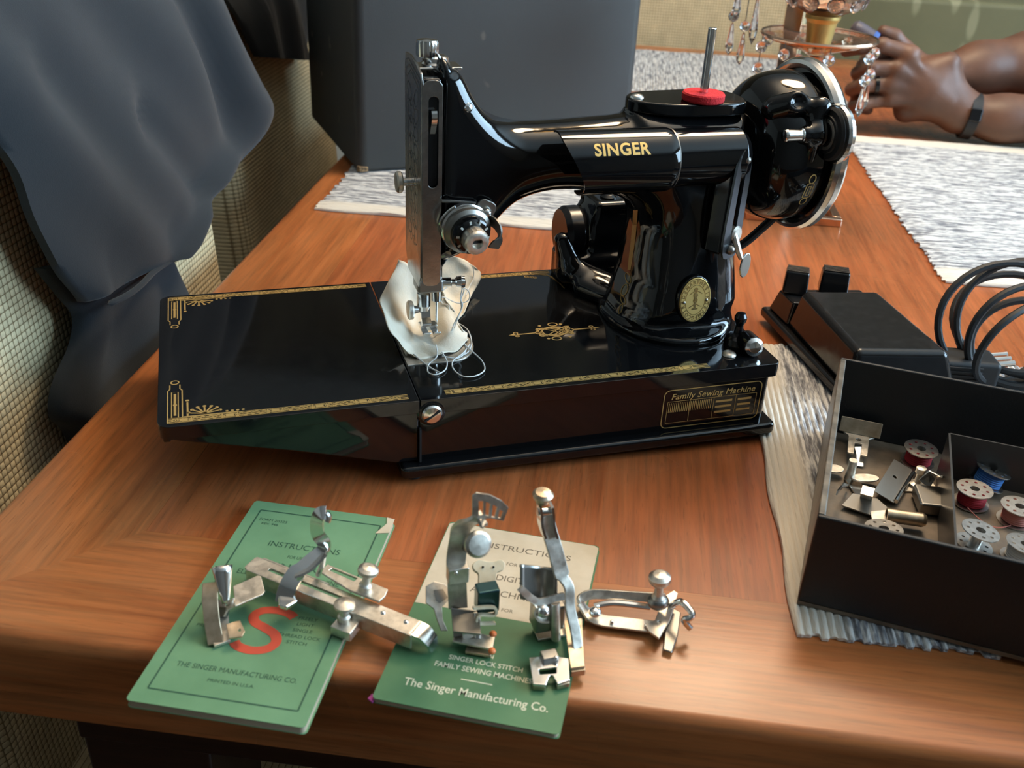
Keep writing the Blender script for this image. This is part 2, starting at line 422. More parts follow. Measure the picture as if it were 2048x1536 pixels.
tslab('wall_front', (R0, RN0-.1, FLOOR_Z), (R1, RN0, RH), mat('umber_wall_paint', (.16, .14, .12), .9))
tslab('wall_left', (R0-.1, RN0, FLOOR_Z), (R0, RN1, RH), M_WALL)
M_BACKWALL = mat('brown_panelling', (.10, .07, .035), .6)
v = tex_coord(M_BACKWALL, (9, 9, 2)); setc(M_BACKWALL, ramp(M_BACKWALL, noise(M_BACKWALL, v, 1.5, 4), [(.35, (.06, .04, .02)), (.65, (.15, .11, .055))]))
tslab('wall_back', (R0, RN1, FLOOR_Z), (R1, RN1+.1, RH), M_BACKWALL)
for nm, lo, hi in (('baseboard_back', (R0, RN1-.018, FLOOR_Z), (R1, RN1, FLOOR_Z+.11)), ('baseboard_left', (R0, RN0, FLOOR_Z), (R0+.018, RN1-.018, FLOOR_Z+.11)), ('baseboard_right', (R1-.018, RN0, FLOOR_Z), (R1, RN1-.018, FLOOR_Z+.11))):
    tslab(nm, lo, hi, M_TRIM, bev=.004)

# ------------------------------------------------------------------ ceiling pendant (the warm light)
L3 = Vector(LAMP)
pl = empty('pendant_lamp', L3, None, 'brass drum pendant lamp with a frosted diffuser hanging over the table', 'lamp')
M_BULB = mat('lit_diffuser', (1, .8, .5), .4, Emission_Color=(1, .66, .33, 1), Emission_Strength=4.0)
M_LAMPBRASS = mat('lamp_brass', (.55, .36, .13), .3, 1.0)
MB().cyl(L3+Vector((0, 0, .15)), (L3.x, L3.y, RH-.02), .006, seg=10).build('rod', M_LAMPBRASS, pl)
MB().lathe([(.0001, .02), (.055, .02), (.06, .01), (.06, 0), (.0001, 0)], 24, Matrix.Translation((L3.x, L3.y, RH-.02))).build('ceiling_rose', M_LAMPBRASS, pl)
MB().lathe([(.20, 0), (.205, 0), (.205, .15), (.20, .15)], 40, Matrix.Translation(L3), ring=True).build('drum_shade', mat('linen_shade', (.6, .5, .35), .9), pl)
for k in range(3): MB().tube([L3+Vector((0, 0, .15)), L3+Vector((.2*math.cos(2.094*k), .2*math.sin(2.094*k), .15))], .004, 6).build('spoke', M_LAMPBRASS, pl)
lu = bpy.data.lights.new('added_fill_uplight', 'AREA'); lu.shape = 'DISK'; lu.size = .36; lu.energy = 30; lu.color = (1, .84, .64)  # added fill lamp facing up, for soft warm bounce off the ceiling
lu_ = bpy.data.objects.new('added_fill_uplight', lu); COL.objects.link(lu_); lu_.location = L3+Vector((0, 0, .03)); lu_.rotation_euler = (PI, 0, 0)
MB().lathe([(.0001, .014), (.199, .014), (.199, .018), (.0001, .018)], 40, Matrix.Translation(L3)).build('diffuser', M_BULB, pl)
ld = bpy.data.lights.new('pendant_light', 'AREA'); ld.shape = 'DISK'; ld.size = .36; ld.energy = 8.5; ld.color = (1, .80, .57)
lo_ = bpy.data.objects.new('pendant_light', ld); COL.objects.link(lo_); lo_.location = L3+Vector((0, 0, .010))

# ------------------------------------------------------------------ dining table
TE, TW, TB, TL, TTH = -.2294, .772, -.1674, 1.53, .052    # left edge, right edge, front edge, far edge, thickness
tb = empty('dining_table', (0, 0, 0), FRAME_T.copy(), 'large reddish brown wooden dining table under the sewing machine', 'table')
BW = .09
def border(side, m):
    """border plank: rounded outer edge swept along one side, mitred ends"""
    prof = [(0, -TTH), (0, -.008)]+[(.0065*(1-math.cos(a)), -.008+.008*math.sin(a)) for a in (.3, .6, .9, 1.2, 1.4, PI/2)]+[(BW-.0002, 0), (BW-.0002, -TTH)]
    V = []
    for e in (0, 1):
        for d, z in prof:
            if side == 'front': p = (TE+d if e == 0 else TW-d, TB+d)
            elif side == 'back': p = (TW-d if e == 0 else TE+d, TL-d)
            elif side == 'left': p = (TE+d, TL-d if e == 0 else TB+d)
            else: p = (TW-d, TB+d if e == 0 else TL-d)
            V.append((*p, z))
    n = len(prof); F = [(i, (i+1) % n, n+(i+1) % n, n+i) for i in range(n)]+[tuple(range(n)), tuple(range(2*n-1, n-1, -1))]
    return MB().add(V, F).build('border_plank', m, tb, world=False)
for sd, m in (('front', M_WOODX), ('back', M_WOODX), ('left', M_WOODY), ('right', M_WOODY)): border(sd, m)
MB().box((TE+BW, TB+BW, -TTH), (TW-BW, TL-BW, -.0001)).build('field_panel', M_WOODF, tb, world=False)
ins = .05
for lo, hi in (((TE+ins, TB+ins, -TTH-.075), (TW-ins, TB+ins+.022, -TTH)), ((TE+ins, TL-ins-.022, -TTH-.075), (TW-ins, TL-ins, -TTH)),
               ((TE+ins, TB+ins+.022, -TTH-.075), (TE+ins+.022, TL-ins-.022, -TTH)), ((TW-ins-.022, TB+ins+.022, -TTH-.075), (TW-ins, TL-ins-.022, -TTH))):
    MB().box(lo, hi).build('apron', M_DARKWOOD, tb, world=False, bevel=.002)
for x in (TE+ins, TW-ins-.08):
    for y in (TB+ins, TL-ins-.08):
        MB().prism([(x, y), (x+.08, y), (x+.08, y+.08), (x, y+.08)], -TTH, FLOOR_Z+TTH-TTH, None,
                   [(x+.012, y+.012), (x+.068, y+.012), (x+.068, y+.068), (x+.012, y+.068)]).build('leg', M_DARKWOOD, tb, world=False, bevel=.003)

# ------------------------------------------------------------------ woven upholstery and chairs
def weave_mat(name, cell, ca, cb, rough=.8, axes=('Y', 'Z')):
    m = mat(name, ca, rough); N, L, b = nodes(m)
    v = tex_coord(m, (1, 1, 1)); sp = N.new('ShaderNodeSeparateXYZ'); L.new(v, sp.inputs[0])
    def tri(ax):
        a = mth(m, 'MULTIPLY', sp.outputs[ax], PI/cell); return mth(m, 'ABSOLUTE', mth(m, 'SINE', a))
    h = mth(m, 'MULTIPLY', mth(m, 'POWER', tri(axes[0]), .45), mth(m, 'POWER', tri(axes[1]), .45))
    nz = noise(m, tex_coord(m, (1, 1, 1)), 35, 4); n2 = noise(m, tex_coord(m, (1, 1, 1)), 500, 2)
    c = ramp(m, h, [(.25, cb), (.62, ca)]); c = mixc(m, .5, c, ramp(m, nz, [(.3, (.55, .55, .55)), (.7, (1, 1, 1))]), 'MULTIPLY')
    c = mixc(m, .35, c, ramp(m, n2, [(.3, (.5, .5, .5)), (.7, (1, 1, 1))]), 'MULTIPLY')
    setc(m, c); bump(m, h, .7, .0012); return m
M_WEAVE = weave_mat('tan_woven_upholstery', .0052, (.80, .66, .40), (.30, .21, .10))
M_WEAVE_X = weave_mat('tan_woven_upholstery_cross', .0052, (.80, .66, .40), (.30, .21, .10), axes=('X', 'Z'))
def side_chair(label, t0, n0, n1, zt, right_cut=0.0):
    """parsons chair tucked in from the left, back panel outside the table edge"""
    r = empty('dining_chair', TN(t0, (n0+n1)/2, FLOOR_Z), FRAME_T.copy(), label, 'chair', 'woven dining chairs round the table')
    h = -FLOOR_Z; w = (n1-n0)/2
    def face(u, v_):
        # front face of the back: slightly hollowed cushion
        y = -w+2*w*u; z = .44+(h+zt-.44)*v_
        cut = right_cut*v_ if right_cut else 0
        y = -w+(2*w-cut)*u
        e = min(u, 1-u)*2*w; ev = min(1-v_, 1)*(h+zt-.44)
        rr = .028; rx = max(0, rr-e); rv = max(0, rr-ev)
        dx = rr-math.sqrt(max(0, rr*rr-min(rr, rx)**2)) + rr-math.sqrt(max(0, rr*rr-min(rr, rv)**2))
        return (-min(dx, .035)-.035*v_, y, z)
    us = [0, .006, .02, .045]+[.08+.84*i/14 for i in range(15)]+[.955, .98, .994, 1]
    vs = [i/16*.93 for i in range(17)]+[.955, .975, .99, 1]
    V = []; F = []; nu = len(us)
    for v_ in vs:
        for u in us: V.append(face(u, v_))
    for v_ in vs:
        for u in us: p = face(u, v_); V.append((-.075-.05*v_+(p[0]+.035*v_)*-.6, p[1], p[2]))
    K = nu*len(vs)
    for j in range(len(vs)-1):
        for i in range(nu-1):
            a = j*nu+i; F += [(a, a+1, a+nu+1, a+nu), (K+a, K+a+nu, K+a+nu+1, K+a+1)]
    for j in range(len(vs)-1):
        a = j*nu; F.append((a, a+nu, K+a+nu, K+a)); a = j*nu+nu-1; F.append((a, K+a, K+a+nu, a+nu))
    a = (len(vs)-1)*nu
    for i in range(nu-1): F += [(a+i, a+i+1, K+a+i+1, K+a+i), (i, K+i, K+i+1, i+1)]
    mb = MB(); mb.add(V, F); mb.build('backrest', M_WEAVE, r, world=False, smooth=50)
    mb = MB().prism(rrect(-.02, -w, .44, w, .03), .36, .47); mb.build('seat', M_WEAVE_X, r, world=False, bevel=.02, seg=4)
    for x, y in ((.0, -w+.03), (.0, w-.07), (.38, -w+.03), (.38, w-.07)):
        MB().prism([(x, y), (x+.04, y), (x+.04, y+.04), (x, y+.04)], .36, 0, None, [(x+.006, y+.006), (x+.034, y+.006), (x+.034, y+.034), (x+.006, y+.034)]).build('leg', M_DARKWOOD, r, world=False, bevel=.002)
    return r
side_chair('tan woven dining chair under the dark jacket, nearest at the left table edge', -.262, -.085, .405, .262)
side_chair('tan woven dining chair between the jacket and the black case', -.335, .640, 1.08, .175, .0)
# chair at the far end, seen above the far placemat: turned so that its back faces the camera side
def end_chair(label, t0, n0, wide, zt):
    rot = FRAME_T @ Matrix.Rotation(-PI/2, 4, 'Z')
    r = empty('dining_chair', TN(t0, n0, FLOOR_Z), rot, label, 'chair', 'woven dining chairs round the table')
    h = -FLOOR_Z; w = wide/2
    MB().prism(rrect(-w, .30, w, h+zt, .03), -.065, 0, Matrix(((0, 0, 1, 0), (1, 0, 0, 0), (0, 1, 0, 0), (0, 0, 0, 1)))).build('backrest', M_WEAVE, r, world=False, bevel=.018, seg=4)
    MB().prism(rrect(-.02, -w, .44, w, .03), .36, .47).build('seat', M_WEAVE_X, r, world=False, bevel=.02, seg=4)
    for x, y in ((.0, -w+.03), (.0, w-.07), (.38, -w+.03), (.38, w-.07)):
        MB().prism([(x, y), (x+.04, y), (x+.04, y+.04), (x, y+.04)], .36, 0, None, [(x+.006, y+.006), (x+.034, y+.006), (x+.034, y+.034), (x+.006, y+.034)]).build('leg', M_DARKWOOD, r, world=False, bevel=.002)
end_chair('tan woven dining chair at the far end of the table', .19, 1.575, .50, .26)

# ------------------------------------------------------------------ olive damask settee beyond the table
M_OLIVE = mat('olive_damask', (.16, .13, .06), .75)
v = tex_coord(M_OLIVE, (1, 1, 1)); N_, L_, b_ = nodes(M_OLIVE)
vo = N_.new('ShaderNodeTexVoronoi'); vo.inputs['Scale'].default_value = 7.5; vo.inputs['Randomness'].default_value = .8
mp = N_.new('ShaderNodeMapping'); mp.inputs['Rotation'].default_value = (0, .75, 0); mp.inputs['Scale'].default_value = (2.6, 1, .8); L_.new(v, mp.inputs[0]); L_.new(mp.outputs[0], vo.inputs['Vector'])
nz = noise(M_OLIVE, tex_coord(M_OLIVE), 6, 5, .6)
lf = ramp(M_OLIVE, vo.outputs['Distance'], [(.27, (.26, .215, .110)), (.33, (.140, .114, .048))])
setc(M_OLIVE, mixc(M_OLIVE, .5, lf, ramp(M_OLIVE, nz, [(.35, (.7, .72, .68)), (.65, (1.1, 1.05, 1.0))]), 'MULTIPLY'))
bump(M_OLIVE, noise(M_OLIVE, tex_coord(M_OLIVE), 300, 2), .3, .001)
st = empty('settee', TN(.98, 1.86, FLOOR_Z), FRAME_T.copy(), 'olive green leaf patterned settee behind the folded hands', 'settee')
h = -FLOOR_Z
MB().box((-.56, .0, .12), (.62, .14, h+.078)).build('backrest', M_OLIVE, st, world=False, bevel=.012, seg=4)
MB().box((-.56, -.02, .12), (.62, .0, .42)).build('seat_rail', M_OLIVE, st, world=False, bevel=.006)
MB().box((-.56, .14, .12), (.62, .62, .44)).build('seat', M_OLIVE, st, world=False, bevel=.03, seg=4)
for x in (-.50, .52):
    for y in (.03, .55): MB().cyl((x, y, 0), (x, y, .13), .016, .024, 14).build('leg', M_DARKWOOD, st, world=False)

# ------------------------------------------------------------------ woven placemats
def rag_mat(name, stripe):
    m = mat(name, (.6, .6, .6), .95); N, L, b = nodes(m)
    s1 = (22, 330, 330) if stripe == 'x' else (330, 22, 330)
    f1 = noise(m, tex_coord(m, s1), 1.0, 3, .6); s2 = (110, 520, 520) if stripe == 'x' else (520, 110, 520)
    f2 = noise(m, tex_coord(m, s2), 1.0, 2, .5)
    a = mth(m, 'ADD', mth(m, 'MULTIPLY', f1, .75), mth(m, 'MULTIPLY', f2, .45))
    c = ramp(m, a, [(.47, (.13, .13, .145)), (.58, (.33, .33, .34)), (.67, (.64, .63, .61))])
    # plain undyed bands towards the two ends of the warp
    sp = N.new('ShaderNodeSeparateXYZ'); L.new(tex_coord(m, (1, 1, 1)), sp.inputs[0]); q = mth(m, 'ABSOLUTE', sp.outputs[1 if stripe == 'x' else 0])
    e = ramp(m, mth(m, 'MULTIPLY', q, 4.0), [(.895, (0, 0, 0)), (.93, (1, 1, 1))])
    c = mixc(m, e, c, (.66, .60, .51)); setc(m, c)
    bump(m, a, .8, .0016); return m
M_RAGX = rag_mat('rag_weave_along_x', 'x'); M_RAGY = rag_mat('rag_weave_along_y', 'y')
def placemat(label, t0, t1, n0, n1, stripe, rot=0.0, z0=.0004):
    """thin woven mat: ribs run along `stripe`, uneven selvedge"""
    c = TN((t0+t1)/2, (n0+n1)/2, z0); r = FRAME_T @ Matrix.Rotation(rot, 4, 'Z')
    a, b = (t1-t0)/2, (n1-n0)/2; th = .0034; L = b if stripe == 'x' else a; S = a if stripe == 'x' else b
    nr = int(2*L/.0042); nl = nr*4; ns = 26; ph = [random.uniform(-.4, .4) for _ in range(nr+2)]; ed = [(random.uniform(-.0022, .0022), random.uniform(-.0022, .0022)) for _ in range(nr+2)]
    def P(i, j, top):
        l = -L+2*L*i/nl; u = -1+2*j/ns; k = int(i/4); s_ = u*S
        if j in (0, 1): s_ += ed[k][0]+.0012*math.sin(9*l/L+2)
        if j in (ns-1, ns): s_ += ed[k][1]+.0012*math.sin(7*l/L)
        wob = .0012*math.sin(11*u+1.3*math.sin(5*l/L)) if i in (0, nl) else 0
        z = th*(.62+.38*abs(math.sin(PI*i/4+.0)))*(1 if 0 < j < ns else .55)+.0003*math.sin(37*u*3+ph[k]*9) if top else 0
        if i in (0, nl): z = th*.5 if top else 0
        l += wob; return (s_, l, z) if stripe == 'x' else (l, s_, z)
    V = []; F = []; w = ns+1
    for top in (1, 0):
        for i in range(nl+1):
            for j in range(ns+1): V.append(P(i, j, top))
    K = (nl+1)*w
    for i in range(nl):
        for j in range(ns):
            q = i*w+j; F += [(q, q+1, q+w+1, q+w)]
            if i % 4 == 0:
                pass
    for i in range(nl): F += [(i*w, (i+1)*w, K+(i+1)*w, K+i*w), (i*w+ns, K+i*w+ns, K+(i+1)*w+ns, (i+1)*w+ns)]
    for j in range(ns): F += [(j, K+j, K+j+1, j+1), (nl*w+j, nl*w+j+1, K+nl*w+j+1, K+nl*w+j)]
    F.append(tuple([K+j for j in range(ns+1)]+[K+i*w+ns for i in range(1, nl+1)]+[K+nl*w+j for j in range(ns-1, -1, -1)]+[K+i*w for i in range(nl-1, 0, -1)]))
    o = MB().add(V, F).build('placemat', M_RAGX if stripe == 'x' else M_RAGY, smooth=60)
    root_mesh(o, Matrix.Translation(Vector(c)) @ r); return tag(o, label, 'placemat', 'grey and white woven placemats')
placemat('grey and white woven placemat under the tall black case', -.201, .133, .457, .96, 'x')
placemat('grey and white woven placemat in front of the folded hands', .412, .748, .408, .93, 'x', .012)
placemat('grey and white woven placemat under the open black accessory box', .214, .72, -.1015, .236, 'y')
placemat('grey and white woven placemat at the far end behind the candle stand', .02, .452, 1.115, 1.47, 'y')
# ================================================================== sewing machine
mm = .001
H = .0556; YC = .088; XL, XR, YD = -.1465, .2395, .1785
sm = empty('sewing_machine', (.05, .09, 0), None, 'black enamel portable sewing machine with gold decals and chrome fittings', 'sewing machine')
def poly_sdf(x, z, P):
    """signed distance to a closed polygon"""
    P = np.array(P, float); d = np.full(x.shape, 1e9); inside = np.zeros(x.shape, bool); n = len(P)
    for i in range(n):
        a, b = P[i], P[(i+1) % n]; e = b-a; wx, wz = x-a[0], z-a[1]
        t = np.clip((wx*e[0]+wz*e[1])/(e@e), 0, 1); d = np.minimum(d, (wx-e[0]*t)**2+(wz-e[1]*t)**2)
        c = ((a[1] > z) != (b[1] > z)) & (x < (b[0]-a[0])*(z-a[1])/((b[1]-a[1]) if b[1] != a[1] else 1e-12)+a[0]); inside ^= c
    d = np.sqrt(d); return np.where(inside, -d, d)
def sstep(x, a, b): t = np.clip((x-a)/(b-a), 0, 1); return t*t*(3-2*t)
def round_and(a, b, r): return np.minimum(np.maximum(a+r, b+r), 0)+np.sqrt(np.maximum(a+r, 0)**2+np.maximum(b+r, 0)**2)-r
PROF = [(25, 227), (34, 229.5), (40, 225), (46, 214), (53, 205), (62, 198.5), (74, 195), (91, 194), (120, 195), (150, 197), (156, 201), (224, 199), (228.5, 193), (230, 165),
        (231, 125), (233, 57), (160, 57), (161, 90), (163, 115), (162.5, 128), (158, 138), (148, 145.5), (131, 149.5), (112, 152), (97, 151.5), (83, 148), (73, 142.5), (64, 135), (55, 126), (44, 118.5), (33, 114), (25, 113)]
PROF = [(a*mm, b*mm) for a, b in smooth_path(PROF, 3, True)]
def casting(X, Y, Z):
    dp = poly_sdf(X, Z, PROF)
    col = sstep(X, .140, .175)
    hw = .0235+col*(.0115+.0085*(1-sstep(Z, .06, .165)))
    r = .010+sstep(X, .045, .08)*.011+col*.010
    d = round_and(dp, abs(Y-YC)-hw, r)
    fl = np.maximum(d_ell(X, Y, Z*0, (.194, .0885, 0), (.0445, .0545, 1))*1.0, 0)
    k = np.sqrt(((X-.194)/.0455)**2+((Y-.0885)/.0555)**2); fl = round_and((k-1)*.048, abs(Z-.0575)-.0035, .003)
    return smin(d, fl, .010)
def casting_f(X, Y, Z): return casting(X, Y, Z)
build_field('arm_and_column', casting_f, (.015, .02, .05), (.25, .155, .24), .0022, M_BLACK, sm)

# bed, plinth, extension ------------------------------------------------
def bed_poly(x0, x1, y0, y1, rl, rr):
    P = []
    for cx, cy, a, r in ((x1-rr, y1-rr, 0, rr), (x0+rl, y1-rl, 90, rl), (x0+rl, y0+rl, 180, rl), (x1-rr, y0+rr, 270, rr)):
        for i in range(6):
            t = math.radians(a+18*i); P.append((cx+r*math.cos(t), cy+r*math.sin(t)))
    return P
MB().prism(bed_poly(.0003, XR, 0, YD, .0004, .005), .046, H).build('bed', M_BLACK, sm, bevel=.0022, seg=4)
MB().prism(bed_poly(.0003, XR-.004, .0025, YD-.0025, .0004, .005), .010, .0462).build('bed_wall', M_BLACK, sm, bevel=.001)
MB().prism(bed_poly(-.0125, XR+.0025, -.0055, YD+.004, .004, .006), .004, .0125).build('plinth', M_BLACK, sm, bevel=.003, seg=4)
for x in (-.003, XR-.008):
    for y in (.006, YD-.008): MB().cyl((x, y, 0), (x, y, .0045), .0055, .005, 14).build('rubber_foot', M_RUBBER, sm)
ext = MB().prism(bed_poly(XL, -.0003, 0, YD, .007, .0004), .047, H)
eo = ext.build('bed_extension', M_BLACK, sm, bevel=.0022, seg=4)
# tapered skirt of the extension (deep at the hinge, shallow at the free end)
def skirt(y0, y1):
    prof = [(XL+.002, .0475), (XL+.012, .0445), (-.075, .030), (-.020, .0145), (-.0135, .0128), (-.0006, .0128), (-.0006, .0475)]
    return MB().prism([(x, z) for x, z in prof], y0, y1, Matrix(((1, 0, 0, 0), (0, 0, 1, 0), (0, 1, 0, 0), (0, 0, 0, 1))))
skirt(.0015, .006).build('extension_skirt', M_BLACK, sm, bevel=.001)
skirt(YD-.006, YD-.0015).build('extension_skirt', M_BLACK, sm, bevel=.001)
MB().box((XL+.0018, .006, .042), (XL+.006, YD-.006, .0475)).build('extension_skirt', M_BLACK, sm, bevel=.001)
# hinge screw on the front wall
hc = aty(863, 826, .0); hs = empty  # measured centre
HM = placed((hc[0], .0015, hc[2]), (0, -1, 0))
MB().lathe([(.0001, .0), (.0085, .0), (.0085, .0012), (.0072, .002), (.0001, .002)], 28, HM).build('hinge_boss', M_BLACK, sm)
hsc = MB().lathe([(.0001, .0018), (.0062, .0018), (.0062, .0035), (.0052, .0046), (.002, .0052), (.0001, .0053)], 28, HM).build('hinge_screw', M_CHROME, sm)
MB().box((-.0055, -.0006, .0045), (.0055, .0006, .0055), HM @ Matrix.Rotation(.6, 4, 'Z')).build('screw_slot', M_HOLE, hsc)
MB().box((-.0004, -.0008, .013), (.0008, .0024, .036)).build('hinge_seam', M_HOLE, sm)
# slide plate and needle plate
NX, NY = .0262, YC
pp = [(.0012, .044), (.030, .044)]+[(.030+.019*math.sin(a)*1.0, .068-.024*math.cos(a)) for a in [PI*i/14 for i in range(1, 14)]]+[(.030, .092), (.030, .132), (.0012, .132)]
MB().prism([p for p in pp], H-.0004, H+.0007).build('slide_plate', M_NICKEL, sm, bevel=.0003)

# gold decals -----------------------------------------------------------
class Decal:
    def __init__(s): s.mb = MB()
    def quad(s, P, z): s.mb.add([(x, y, z) for x, y in P], [tuple(range(len(P)))])
    def line(s, pts, w, z, closed=False):
        P = [np.array(p, float) for p in pts]; n = len(P)
        L = []; R = []
        for i in range(n):
            d = (P[(i+1) % n]-P[i-1]) if closed else (P[min(i+1, n-1)]-P[max(i-1, 0)])
            d = d/max(np.linalg.norm(d), 1e-9); q = np.array([-d[1], d[0]])*w/2; L.append(P[i]+q); R.append(P[i]-q)
        for i in range(n if closed else n-1):
            j = (i+1) % n; s.quad([R[i], R[j], L[j], L[i]], z)
    def dot(s, x, y, r, z, n=8): s.quad([(x+r*math.cos(2*PI*i/n), y+r*math.sin(2*PI*i/n)) for i in range(n)], z)
    def ring(s, x, y, a, b, w, z, rot=0, n=16):
        c, q = math.cos(rot), math.sin(rot)
        s.line([(x+a*math.cos(2*PI*i/n)*c-b*math.sin(2*PI*i/n)*q, y+a*math.cos(2*PI*i/n)*q+b*math.sin(2*PI*i/n)*c) for i in range(n)], w, z, True)
    def band(s, x0, x1, y, z, hw=.0024, flip=1):
        """running border along x: two lines, framed blocks and scrolls"""
        s.line([(x0, y-hw), (x1, y-hw)], .0006, z); s.line([(x0, y+hw), (x1, y+hw)], .0006, z)
        s.line([(x0, y-hw*.35), (x1, y-hw*.35)], .0009, z-.00002)
        s.line([(x0, y+hw*.4), (x1, y+hw*.4)], .0007, z-.00002)
        k = 0; x = x0+.008
        while x < x1-.008:
            if k % 2 == 0:
                s.quad([(x-.0022, y-hw*.7), (x+.0022, y-hw*.7), (x+.0022, y+hw*.7), (x-.0022, y+hw*.7)], z+.00002)
                for q in (-.0042, .0042): s.line([(x+q, y-hw), (x+q, y+hw)], .0008, z)
            else:
                for q in range(-4, 5): s.ring(x+q*.0021, y+(.0006 if q % 2 else -.0006), .0013, .0011, .0006, z+.00002, .5*q, 8)
            x += .0125; k += 1
    def build(s, name, parent, m=None): return s.mb.build(name, m or M_GOLD, parent, smooth=0, fix=False)
ZD = H+.00012
d = Decal()
d.band(XL+.006, -.006, .0062, ZD); d.band(XL+.006, -.004, YD-.0058, ZD)
for s_, y0 in ((1, .0036), (-1, YD-.0036)):
    # tall panel up the free end, with ringed tip, and the stepped fan inside the corner
    x0, x1 = XL+.0055, XL+.0135; L_ = .047
    yy = lambda q: y0+s_*q
    d.line([(x0, yy(0)), (x0, yy(L_-.010)), (x0+.0012, yy(L_-.008)), (x0+.0012, yy(L_-.003))], .0007, ZD)
    d.line([(x1, yy(0)), (x1, yy(L_-.010)), (x1-.0012, yy(L_-.008)), (x1-.0012, yy(L_-.003))], .0007, ZD)
    d.line([(x0+.0022, yy(.006)), (x0+.0022, yy(L_-.012)), (x1-.0022, yy(L_-.012)), (x1-.0022, yy(.006))], .0006, ZD, True)
    d.line([((x0+x1)/2, yy(.008)), ((x0+x1)/2, yy(L_-.014))], .0014, ZD-.00003); d.dot((x0+x1)/2, yy(.020), .0012, ZD)
    d.ring((x0+x1)/2, yy(L_), .0022, .0022, .0008, ZD); d.ring((x0+x1)/2, yy(.003), .0016, .0016, .0007, ZD)
    d.line([(x1+.0028, yy(.006)), (x1+.0028, yy(.022))], .0010, ZD); d.dot(x1+.0028, yy(.024), .0011, ZD)
    d.line([(x1+.0005, yy(.0058)), (x1+.030, yy(.0058))], .0008, ZD)
    for q in range(7):
        a = PI*(.08+.84*q/6); d.line([(x1+.012, yy(.0075)), (x1+.012+.0085*math.cos(a), yy(.0075+.0075*math.sin(a)))], .0010, ZD); d.dot(x1+.012+.0088*math.cos(a), yy(.0078+.0078*math.sin(a)), .0011, ZD)
    for q in range(4): d.dot(x1+.024+.003*q, yy(.0075), .0009, ZD)
d.build('gold_decal', eo)
d = Decal()
d.band(.0165, .190, .0068, ZD); d.band(.060, .137, YD-.0052, ZD)
for q in range(3):    # stepped chevron corner at the far right of the bed
    o_ = .0022*q
    d.line([(.122+o_, YD-.008), (.1335+o_*.6, YD-.009-o_), (.1385, YD-.030-o_*1.6)], .0007, ZD)
for q in range(4): d.ring(.117+.002*q, YD-.011-.001*q, .0014, .0012, .0007, ZD)
# central knot
cx, cy = .1080, .0735; A = .024
def K(u, v_): return (cx+u, cy+v_-.03*u*0)
for ph in (0, 1):
    P = [K(.0118*math.sin(2*t+ph*PI), .0062*math.sin(t*3+ph*.6)) for t in [2*PI*i/60 for i in range(60)]]; d.line(P, .0008, ZD+.00003*ph, True)
d.line([K(.0135*math.cos(t), .0048*math.sin(t)) for t in [2*PI*i/32 for i in range(32)]], .0008, ZD+.00006, True)
d.line([K(.0085*math.cos(t), .0070*math.sin(t)) for t in [2*PI*i/32 for i in range(32)]], .0008, ZD+.00009, True)
for s_ in (-1, 1):
    d.ring(*K(s_*.002, s_*.0105), .0032, .0024, .0009, ZD); d.line([K(s_*.0135, 0), K(s_*.027, 0)], .0013, ZD)
    d.ring(*K(s_*.027, .0022), .0014, .0012, .0007, ZD); d.ring(*K(s_*.027, -.0022), .0014, .0012, .0007, ZD)
    d.quad([K(s_*.029, -.0012), K(s_*.0325, 0), K(s_*.029, .0012), K(s_*.0275, 0)], ZD)
    for q in (-1, 1): d.quad([K(s_*.0075, q*.0085), K(s_*.0090, q*.0100), K(s_*.0075, q*.0112), K(s_*.0062, q*.0100)], ZD)
d.build('gold_decal', sm)
# instruction plate lettering on the front wall
d = Decal(); x0, x1, z0, z1 = .1595, .2295, .0145, .0425
def front(mb): mb.v = [(x, .0023-(z*1.0), y) for x, y, z in mb.v]; return mb
d.line(rrect(x0, z0, x1, z1, .004), .0006, .0, True); d.line(rrect(x0+.003, z0+.0035, x1-.003, z0+.0195, .0005), .0003, .0, True)
for xx in (x0+.019, x0+.036, x0+.052): d.line([(xx, z0+.0035), (xx, z0+.0195)], .0003, 0)
for j in range(3):
    for x_, w_ in ((x0+.0375, .012), (x0+.0535, .010)): d.line([(x_, z0+.008+.004*j), (x_+w_, z0+.008+.004*j)], .0016, 0)
for j in range(24):
    xx = x0+.0042+j*.0013; d.line([(xx, z0+.0115), (xx, z0+.0185)], .0005, 0)
for body, size, yy in (('Family Sewing Machine', .0060, z1-.0052),):
    V, F = text_mesh(body, size, spacing=1.05, bold=.00008, shear=.2); w = max(v[0] for v in V)-min(v[0] for v in V); k = .060/w
    d.mb.add([((x0+x1)/2+x*k, yy+y, 0) for x, y, z in V], F)
front(d.mb); d.build('gold_lettering', sm)

# face plate ------------------------------------------------------------
fp = plate_with_holes(rrect(.0145, .100, .0262, .2255, .0045), [rrect(.0178, .163, .0238, .2165, .0029)], 0, .0012,
                      Matrix(((1, 0, 0, 0), (0, 0, -1, .0645), (0, 1, 0, 0), (0, 0, 0, 1))))
fpo = fp.build('face_plate', M_FACE, sm, bevel=.0004)
FX = Matrix(((0, 0, 1, .0137), (1, 0, 0, 0), (0, 1, 0, 0), (0, 0, 0, 1)))    # local (y, z) -> plane x = const
face_poly = [(.0650, .105), (.072, .096), (.104, .096), (.1125, .108), (.1125, .222), (.110, .2325), (.096, .2335), (.080, .2315), (.068, .2285), (.0640, .222)]
MB().prism(face_poly, 0, .0016, FX).build('engraved_cover', M_FACE, fpo, bevel=.0005)
MB().box((.0152, .0655, .101), (.0262, .111, .226)).build('head_core', M_BLACK, sm, bevel=.002)
